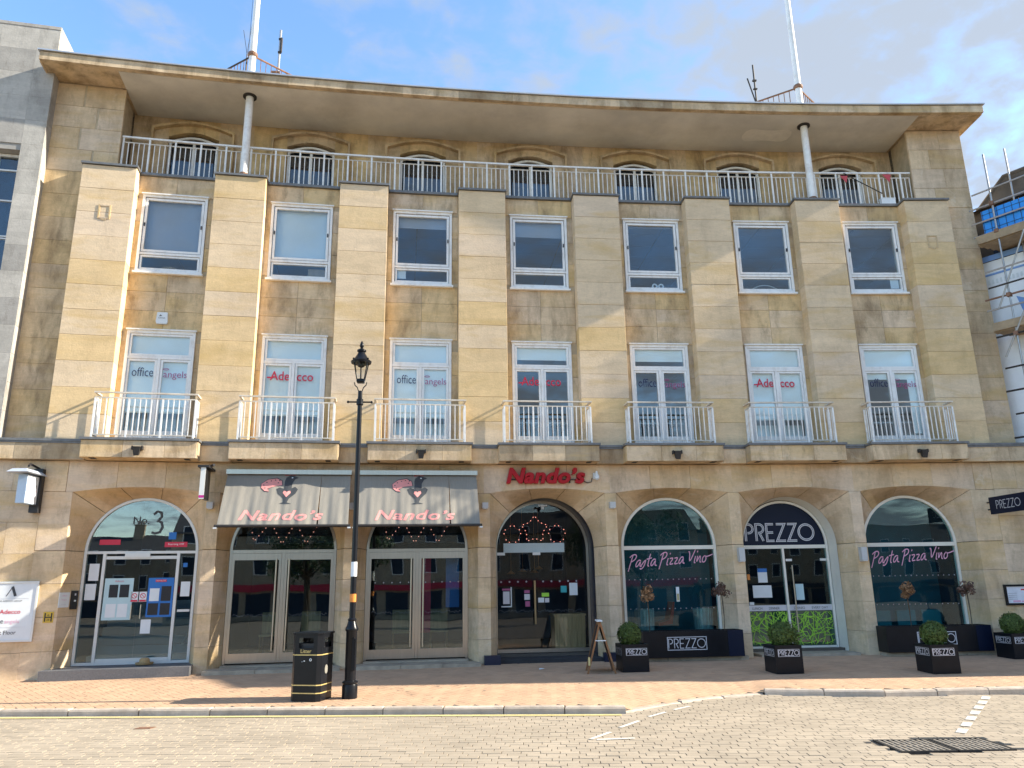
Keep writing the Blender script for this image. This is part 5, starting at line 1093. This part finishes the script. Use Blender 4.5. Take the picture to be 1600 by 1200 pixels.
obj('printed_dentils', g, PAPER, t); obj('printed_cornice', G().box(1.72, 5.2, -.22, -.203, 9.55, 9.60).box(1.72, 5.2, -.22, -.203, 9.97, 10.12), WRAPB, t)
for x_, z_, w_ in ((2.5, 7.9, .35), (2.45, 6.3, .3), (2.7, 5.0, .3), (3.1, 8.8, .4)): g = G(); g.flat([(x_, z_+.9), (x_+w_, z_+.7), (x_+w_*.7, z_), (x_+w_*1.2, z_-.6), (x_+w_*.4, z_-.5), (x_+w_*.5, z_+.1)], -.206); obj('printed_drape', g, WRAPB, t, fix=False)

# ================================================================== STREET FURNITURE
# lamp post
lx, ly = -3.64, -3.84; lz = GZ(ly)
t = thing('street_lamp', 'black Victorian-style lamp post with glass lantern on the pavement', 'street lamp', (lx, ly, lz))
obj('base', G().lathe([(.115, 0), (.115, .17), (.105, .20), (.118, .215), (.118, .235), (.085, .25)], n=20), BLACK, t, smooth=True)
obj('pedestal', G().lathe([(.083, .25), (.083, .95), (.10, .97), (.10, .99), (.075, 1.04), (.058, 1.10), (.07, 1.12), (.045, 1.15)], n=18), BLACK, t, smooth=True)
obj('access_door', G().box(.02, .072, -.09, -.05, .40, .85), BLACK, t)
obj('shaft', G().tube([(0, 0, 1.14), (0, 0, 4.72)], .047, 14, .036), BLACK, t, smooth=True)
obj('collar', G().lathe([(.03, 4.47), (.055, 4.49), (.055, 4.58), (.03, 4.60)], n=14), BLACK, t, smooth=True)
obj('ladder_bar', G().tube([(-.19, 0, 4.535), (.19, 0, 4.535)], .013, 8).sphere((-.19, 0, 4.535), .022).sphere((.19, 0, 4.535), .022), BLACK, t, smooth=True)
for sx in (-1, 1): obj('scroll', G().tube([(sx*.03, 0, 4.72), (sx*.05, 0, 4.78), (sx*.09, 0, 4.82), (sx*.10, 0, 4.87)], .009, 6), BLACK, t)
lan = obj('lantern', G().lathe([(.07, 4.86), (.09, 4.875), (.09, 4.91), (.075, 4.92)], n=4, rot=math.pi/4), BLACK, t)
for k in range(4):
    a = math.pi/4+k*math.pi/2; ca, sa = math.cos(a), math.sin(a)
    obj('lantern_bar', G().tube([(.085*ca, .085*sa, 4.91), (.155*ca, .155*sa, 5.20)], .0085, 6), BLACK, lan)
    a2 = a+math.pi/2; c2, s2 = math.cos(a2), math.sin(a2)
    obj('pane', G().add([(.082*ca, .082*sa, 4.915), (.082*c2, .082*s2, 4.915), (.15*c2, .15*s2, 5.20), (.15*ca, .15*sa, 5.20)], [(0, 1, 2, 3)]), G_LAMP, lan, fix=False)
obj('lantern_roof', G().lathe([(.165, 5.195), (.172, 5.225), (.14, 5.25), (.10, 5.30), (.065, 5.36), (.055, 5.385), (.075, 5.40), (.075, 5.425), (.045, 5.44), (.02, 5.46), (.035, 5.49), (.03, 5.53), (.008, 5.58)], n=16), BLACK, lan, smooth=True)
for k in range(4): a = math.pi/4+k*math.pi/2; obj('finial', G().sphere((.165*math.cos(a), .165*math.sin(a), 5.245), .018, 6, 4), BLACK, lan)
obj('burner', G().lathe([(.014, 4.9), (.014, 5.12), (.055, 5.14), (.06, 5.19), (.02, 5.195)], n=10), IRON, lan)
obj('orange_tape', G().lathe([(.049, 1.38), (.049, 1.50)], n=14), ORANGE, t); obj('sticker', G().lathe([(.0475, 1.76), (.0475, 1.98)], n=14), PAPER, t)
# litter bin
t = thing('litter_bin', 'black square litter bin with gold bands beside the lamp post', 'bin', (-4.20, -3.83, GZ(-3.83)), rad(-19))
h_, ch_ = .235, .055
oc = [(-h_+ch_, -h_), (h_-ch_, -h_), (h_, -h_+ch_), (h_, h_-ch_), (h_-ch_, h_), (-h_+ch_, h_), (-h_, h_-ch_), (-h_, -h_+ch_)]
obj('body', G().zprism(oc, .0, .655), BLACK, t)
up = G()
for q in range(8):
    a, b = Vector(oc[q]), Vector(oc[(q+1) % 8]); full = (b-a).length > .2
    if not full: up.add([(a.x, a.y, .656), (b.x, b.y, .656), (b.x, b.y, .93), (a.x, a.y, .93)], [(0, 1, 2, 3)])
    else:
        d = (b-a)
        def pt(u, z): p = a+d*u; return (p.x, p.y, z)
        up.add([pt(0, .656), pt(1, .656), pt(1, .74), pt(0, .74), pt(0, .88), pt(1, .88), pt(1, .93), pt(0, .93), pt(.18, .74), pt(.82, .74), pt(.82, .88), pt(.18, .88)], [(0, 1, 2, 3), (4, 5, 6, 7), (3, 8, 11, 4), (9, 2, 5, 10)])
obj('hood', up, BLACK, t, fix=False); obj('lid', G().zprism([(x*1.06, y*1.06) for x, y in oc], .931, .955), BLACK, t); obj('liner', G().zprism([(x*.8, y*.8) for x, y in oc], .657, .80), BLACKM, t)
for z_ in (.105, .215, .635): obj('gold_band', G().zprism([(x*1.012, y*1.012) for x, y in oc], z_, z_+.014), GOLD, t)
obj('lettering', moved(text_g('Litter', .055, -h_-.002, width=.17, bold=.006), -.0, 0, .668), GOLD, t, fix=False); obj('lock', G().band(circ(.08, .575, .02, 12), circ(.08, .575, .011, 12), -h_-.006, -h_-.001), PAPER, t); obj('sticker_residue', G().box(-.03, -.01, -h_-.003, -h_-.001, .55, .565).box(-.06, -.05, -h_-.003, -h_-.001, .543, .55), PAPER, t)
obj('crest', G().add([(h_+.002, -.03+.05*math.cos(a), .43+.065*math.sin(a)) for a in [2*math.pi*k/12 for k in range(12)]], [tuple(range(12))]), mat('faded_crest', (.24, .23, .20), .5), t, fix=False)
# planters
def leaves(g, c, r, n, sz, rng, shell=.75, squash=1.0):
    for _ in range(n):
        u = rng.uniform(-1, 1); a = rng.uniform(0, 6.2832); q = math.sqrt(1-u*u); rr = r*(shell+(1-shell)*rng.random()**.5)*(1+.05*math.sin(5*a+3*u)+.04*math.sin(9*a-7*u+1))*(1.12 if rng.random() < .03 else 1)
        p = Vector((c[0]+rr*q*math.cos(a), c[1]+rr*q*math.sin(a), c[2]+rr*u*squash)); nrm = Vector((q*math.cos(a)+rng.uniform(-.7, .7), q*math.sin(a)+rng.uniform(-.7, .7), u+rng.uniform(-.7, .7))).normalized()
        x = nrm.cross(Vector((rng.uniform(-1, 1), rng.uniform(-1, 1), rng.uniform(-1, 1)))).normalized(); y = nrm.cross(x); s = sz*rng.uniform(.6, 1.3)
        g.add([tuple(p-x*s), tuple(p-y*s*.45+nrm*s*.15), tuple(p+x*s), tuple(p+y*s*.45+nrm*s*.15)], [(0, 1, 2, 3)])
    return g
CUBES = [(1.245, -1.78, 'nearest the dark recessed doorway', 0), (3.775, -2.55, 'standing before the green patterned door', 1), (6.325, -3.08, 'standing before the right-hand script window', 2), (9.05, -1.55, 'cut off at the right picture edge', 3)]
for x, y, lb, k in CUBES:
    z = GZ(y); hw = .245
    t = thing('cube_planter', 'glossy black cube planter with logo, '+lb, 'planter', (x, y, z), rad((0, -1, -3, 0)[k]), 'black cube planters on the pavement')
    obj('box', G().box(-hw, hw, -hw, hw, 0, .455).ring(-hw, hw, .0, .0, 0, 0, 0) if 0 else G().add(*(lambda b: (b.v, b.f))(G().box(-hw, -hw+.02, -hw, hw, 0, .47).box(hw-.02, hw, -hw, hw, 0, .47).box(-hw+.02, hw-.02, -hw, -hw+.02, 0, .47).box(-hw+.02, hw-.02, hw-.02, hw, 0, .47))), BLACK, t)
    obj('soil', G().box(-hw+.021, hw-.021, -hw+.021, hw-.021, .2, .43), SOIL, t)
    lz_ = (.30, .30, .31, .30)[k]; cx_ = (.02, .0, -.02, 0)[k]
    prezzo('logo', t, .085, cx_, lz_, -hw-.002, SILVERP, wd=.13, frame=True)
    # same logo on the left side
    S_, W_ = prezzo_strokes(); g = G()
    for q, p in enumerate(S_):
        g2 = G(); g2.stroke([((a-W_/2)*.085, b*.085+lz_) for a, b in p], .011, 0); g.add([(-hw-.002-.0002*q, -x_, z_) for x_, y_, z_ in g2.v], g2.f)
    obj('side_logo', g, SILVERP, t, fix=False)
    g2 = G().ring(-.20, .20, lz_-.02, lz_+.105, .006, -.001, .001); g = G(); g.add([(-hw-.002+y_, -x_, z_) for x_, y_, z_ in g2.v], g2.f); obj('side_logo_border', g, SILVERP, t)
    rng = random.Random(20+k); cz = z+.66 if k != 1 else z+.66
    b_ = thing('topiary_ball', 'clipped green box ball in the planter '+lb, 'bush', (x+(-.03, 0, .0, 0)[k], y, z+.43), 0, 'clipped box balls')
    g = G(); leaves(g, (0, 0, .20), .215, 3200, .021, rng, .80)
    if k == 1: leaves(g, (.17, -.02, .16), .17, 500, .024, rng, .3); leaves(g, (.1, -.1, .3), .15, 260, .022, rng, .4)
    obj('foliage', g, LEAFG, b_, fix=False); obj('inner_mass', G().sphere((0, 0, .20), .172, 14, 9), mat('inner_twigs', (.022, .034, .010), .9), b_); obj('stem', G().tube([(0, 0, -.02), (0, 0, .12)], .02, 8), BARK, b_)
for i, x0, x1, cx_, lb in ((4, 1.78, 3.82, 2.66, 'below the left-hand pink script window'), (6, 6.80, 8.98, 7.83, 'below the right-hand pink script window')):
    s_ = (x0+x1)/2; hl = (x1-x0)/2
    t = thing('trough_planter', 'long black trough planter with framed logo '+lb, 'planter', PL(s_, -.53, .10), -s_/R, 'black trough planters')
    obj('trough', G().box(-hl, hl, -.20, -.18, 0, .50).box(-hl, hl, .18, .20, 0, .50).box(-hl, -hl+.02, -.18, .18, 0, .50).box(hl-.02, hl, -.18, .18, 0, .50), BLACK, t); obj('soil', G().box(-hl+.021, hl-.021, -.179, .179, .1, .46), SOIL, t); obj('end_reflection', G().box(hl-.32, hl-.002, -.206, -.201, .004, .496), NAVYSIGN, t)  # navy strip at the right end is a reflection painted on the front
    prezzo('logo', t, .175, cx_-s_, .175, -.2035, SILVERP, wd=.085, frame=True)
    for q, (px, pz, m, lb2) in enumerate((((1.96, 1.30, LEAFB), (3.52, 1.33, LEAFD)) if i == 4 else ((7.44, 1.28, LEAFB), (8.72, 1.32, LEAFD))) and [(a[0], a[1], a[2], n_) for a, n_ in zip(((1.96, 1.30, LEAFB), (3.52, 1.33, LEAFD)) if i == 4 else ((7.44, 1.28, LEAFB), (8.72, 1.32, LEAFD)), ('left end', 'right end'))]):
        b_ = thing('withered_tree', ('withered coppery little tree' if q == 0 else 'withered dark brown little tree')+' in the trough '+lb, 'tree', PL(px, -.53, .55), 0, 'withered standard trees in the troughs')
        rng = random.Random(i*10+q); zc_ = pz-.55
        obj('trunk', G().tube([(0, 0, -.02), (.012, .005, zc_*.5), (-.004, 0, zc_-.05)], .012, 7), BARK, b_)
        g = G()
        for k in range(26):
            a = rng.uniform(0, 6.28); u = rng.uniform(-.75, 1); q_ = math.sqrt(max(0, 1-u*u)); r_ = rng.uniform(.12, .2); g.tube([(0, 0, zc_-.07), (r_*.5*q_*math.cos(a), r_*.5*q_*math.sin(a), zc_+r_*.4*u), (r_*q_*math.cos(a), r_*q_*math.sin(a), zc_+r_*u)], .004, 4, .002)
        obj('twig', g, BARK, b_); g = G()
        for k in range(9): a, u = rng.uniform(0, 6.28), rng.uniform(-.8, 1); leaves(g, (.115*math.cos(a)*math.sqrt(1-u*u), .115*math.sin(a)*math.sqrt(1-u*u), zc_+.11*u), rng.uniform(.06, .105), 42, .036, rng, .3)
        obj('crown', g, m, b_, fix=False)
# A-board
t = thing('a_board', 'wooden A-frame pavement board seen edge-on beside the recessed doorway', 'sign', (.63, -1.86, GZ(-1.86)), rad(-8))
H_ = .88
for sx in (-1, 1):
    def lean(g):
        g.v = [(x+sx*.245*(1-z/H_)-sx*.0, y, z) for x, y, z in g.v]; return g
    fr = obj('panel_frame', lean(G().box(-.016, .016, -.27, -.225, 0, H_).box(-.016, .016, .225, .27, 0, H_).box(-.015, .015, -.225, .225, .10, .15).box(-.015, .015, -.225, .225, H_-.06, H_)), WOOD, t)
    obj('panel', lean(G().box(-.006, .006, -.225, .225, .15, H_-.06)), BLACKM, fr)
obj('hinge', G().box(-.05, .05, -.24, .24, H_, H_+.02), PAPER, t); obj('stay', G().box(-.095, .095, -.285, -.275, .55, .565), PAPER, t); obj('yellow_label', G().box(-.235, -.20, -.29, -.275, .14, .28), YELLOW, t)

# ================================================================== ACROSS THE STREET (seen mirrored in the glass)
OST = mat('opposite_stone', (.34, .27, .19), .9, var=.2, scale=1.2); OBR = mat('opposite_buff_stone', (.46, .36, .25), .9, var=.2, scale=1.5)
for k, (x0, x1, y, h, m, lb) in enumerate(((-80, -16, -95, 8.5, OST, 'long pale stone terrace far across the square, leftmost'), (-16, 22, -62, 8.2, OBR, 'buff stone terrace with red shop fascia across the square'), (22, 95, -90, 8.5, OST, 'pale stone terrace across the square with navy shop fascia'))):
    t = thing('opposite_terrace', lb, 'building', ((x0+x1)/2, y, GZ(y)-.1), math.pi); hw = (x1-x0)/2
    obj('wall', G().box(-hw, hw, 0, 8, 0, h), m, t)
    rf = obj('roof', G().add([(-hw, -.3, h+.002), (hw, -.3, h+.002), (hw, 4, h+2.6), (-hw, 4, h+2.6), (hw, 8, h+.002), (-hw, 8, h+.002)], [(0, 1, 2, 3), (3, 2, 4, 5), (1, 4, 2), (0, 3, 5)]), SLATE, t)
    for q in range(3):
        x = -hw*.7+q*hw*.7; obj('chimney', G().box(x-.7, x+.7, 3.2, 4.4, h+1.2, h+4.0).box(x-.8, x+.8, 3.1, 4.5, h+4.001, h+4.15).lathe([(.15, h+4.15), (.13, h+4.7)], x-.4, 3.8, 8).lathe([(.15, h+4.15), (.13, h+4.7)], x, 3.8, 8).lathe([(.15, h+4.15), (.13, h+4.7)], x+.4, 3.8, 8), m, rf)
    n = int((x1-x0)/3)
    for q in range(n):
        x = -hw+1.5+q*(2*hw-3)/(n-1)
        for z_ in (4.4, 7.2):
            w_ = obj('window', G().ring(x-.6, x+.6, z_, z_+1.8, .09, -.05, .06), WHITE, t); obj('pane', G().box(x-.51, x+.51, -.01, -.004, z_+.09, z_+1.71), ROOMD, w_)
        obj('shop_window', G().box(x-1.2, x+1.2, -.02, -.004, .5, 2.7), ROOMD, t)
    obj('fascia', G().box(-hw+.5, hw-.5, -.25, -.003, 2.9, 3.5), REDP if k == 1 else NAVY, t)
def street_tree(x, y, h, r, seed, lb):
    z = GZ(y)-.1; t = thing('street_tree', lb, 'tree', (x, y, z)); rng = random.Random(seed)
    obj('trunk', G().tube([(0, 0, 0), (.1, 0, h*.3), (0, .1, h*.6)], .22, 10, .12), BARK, t)
    g = G(); cl = []
    for k in range(16):
        a = rng.uniform(0, 6.28); rr = r*rng.uniform(.3, .85); c = (rr*math.cos(a), rr*math.sin(a), h*rng.uniform(.5, .95)); cl.append(c); g.tube([(0, 0, h*.4), (c[0]*.5, c[1]*.5, (h*.45+c[2])/2), c], .06, 5, .02)
    obj('limb', g, BARK, t); g = G()
    for c in cl: leaves(g, c, r*.38, 420, .11, rng, .4)
    obj('crown', g, LEAFT, t, fix=False)
street_tree(-6, -29, 7.0, 3.0, 5, 'leafy street tree across the road, left of the two')
street_tree(9, -31, 6.5, 2.8, 6, 'leafy street tree across the road, right of the two')
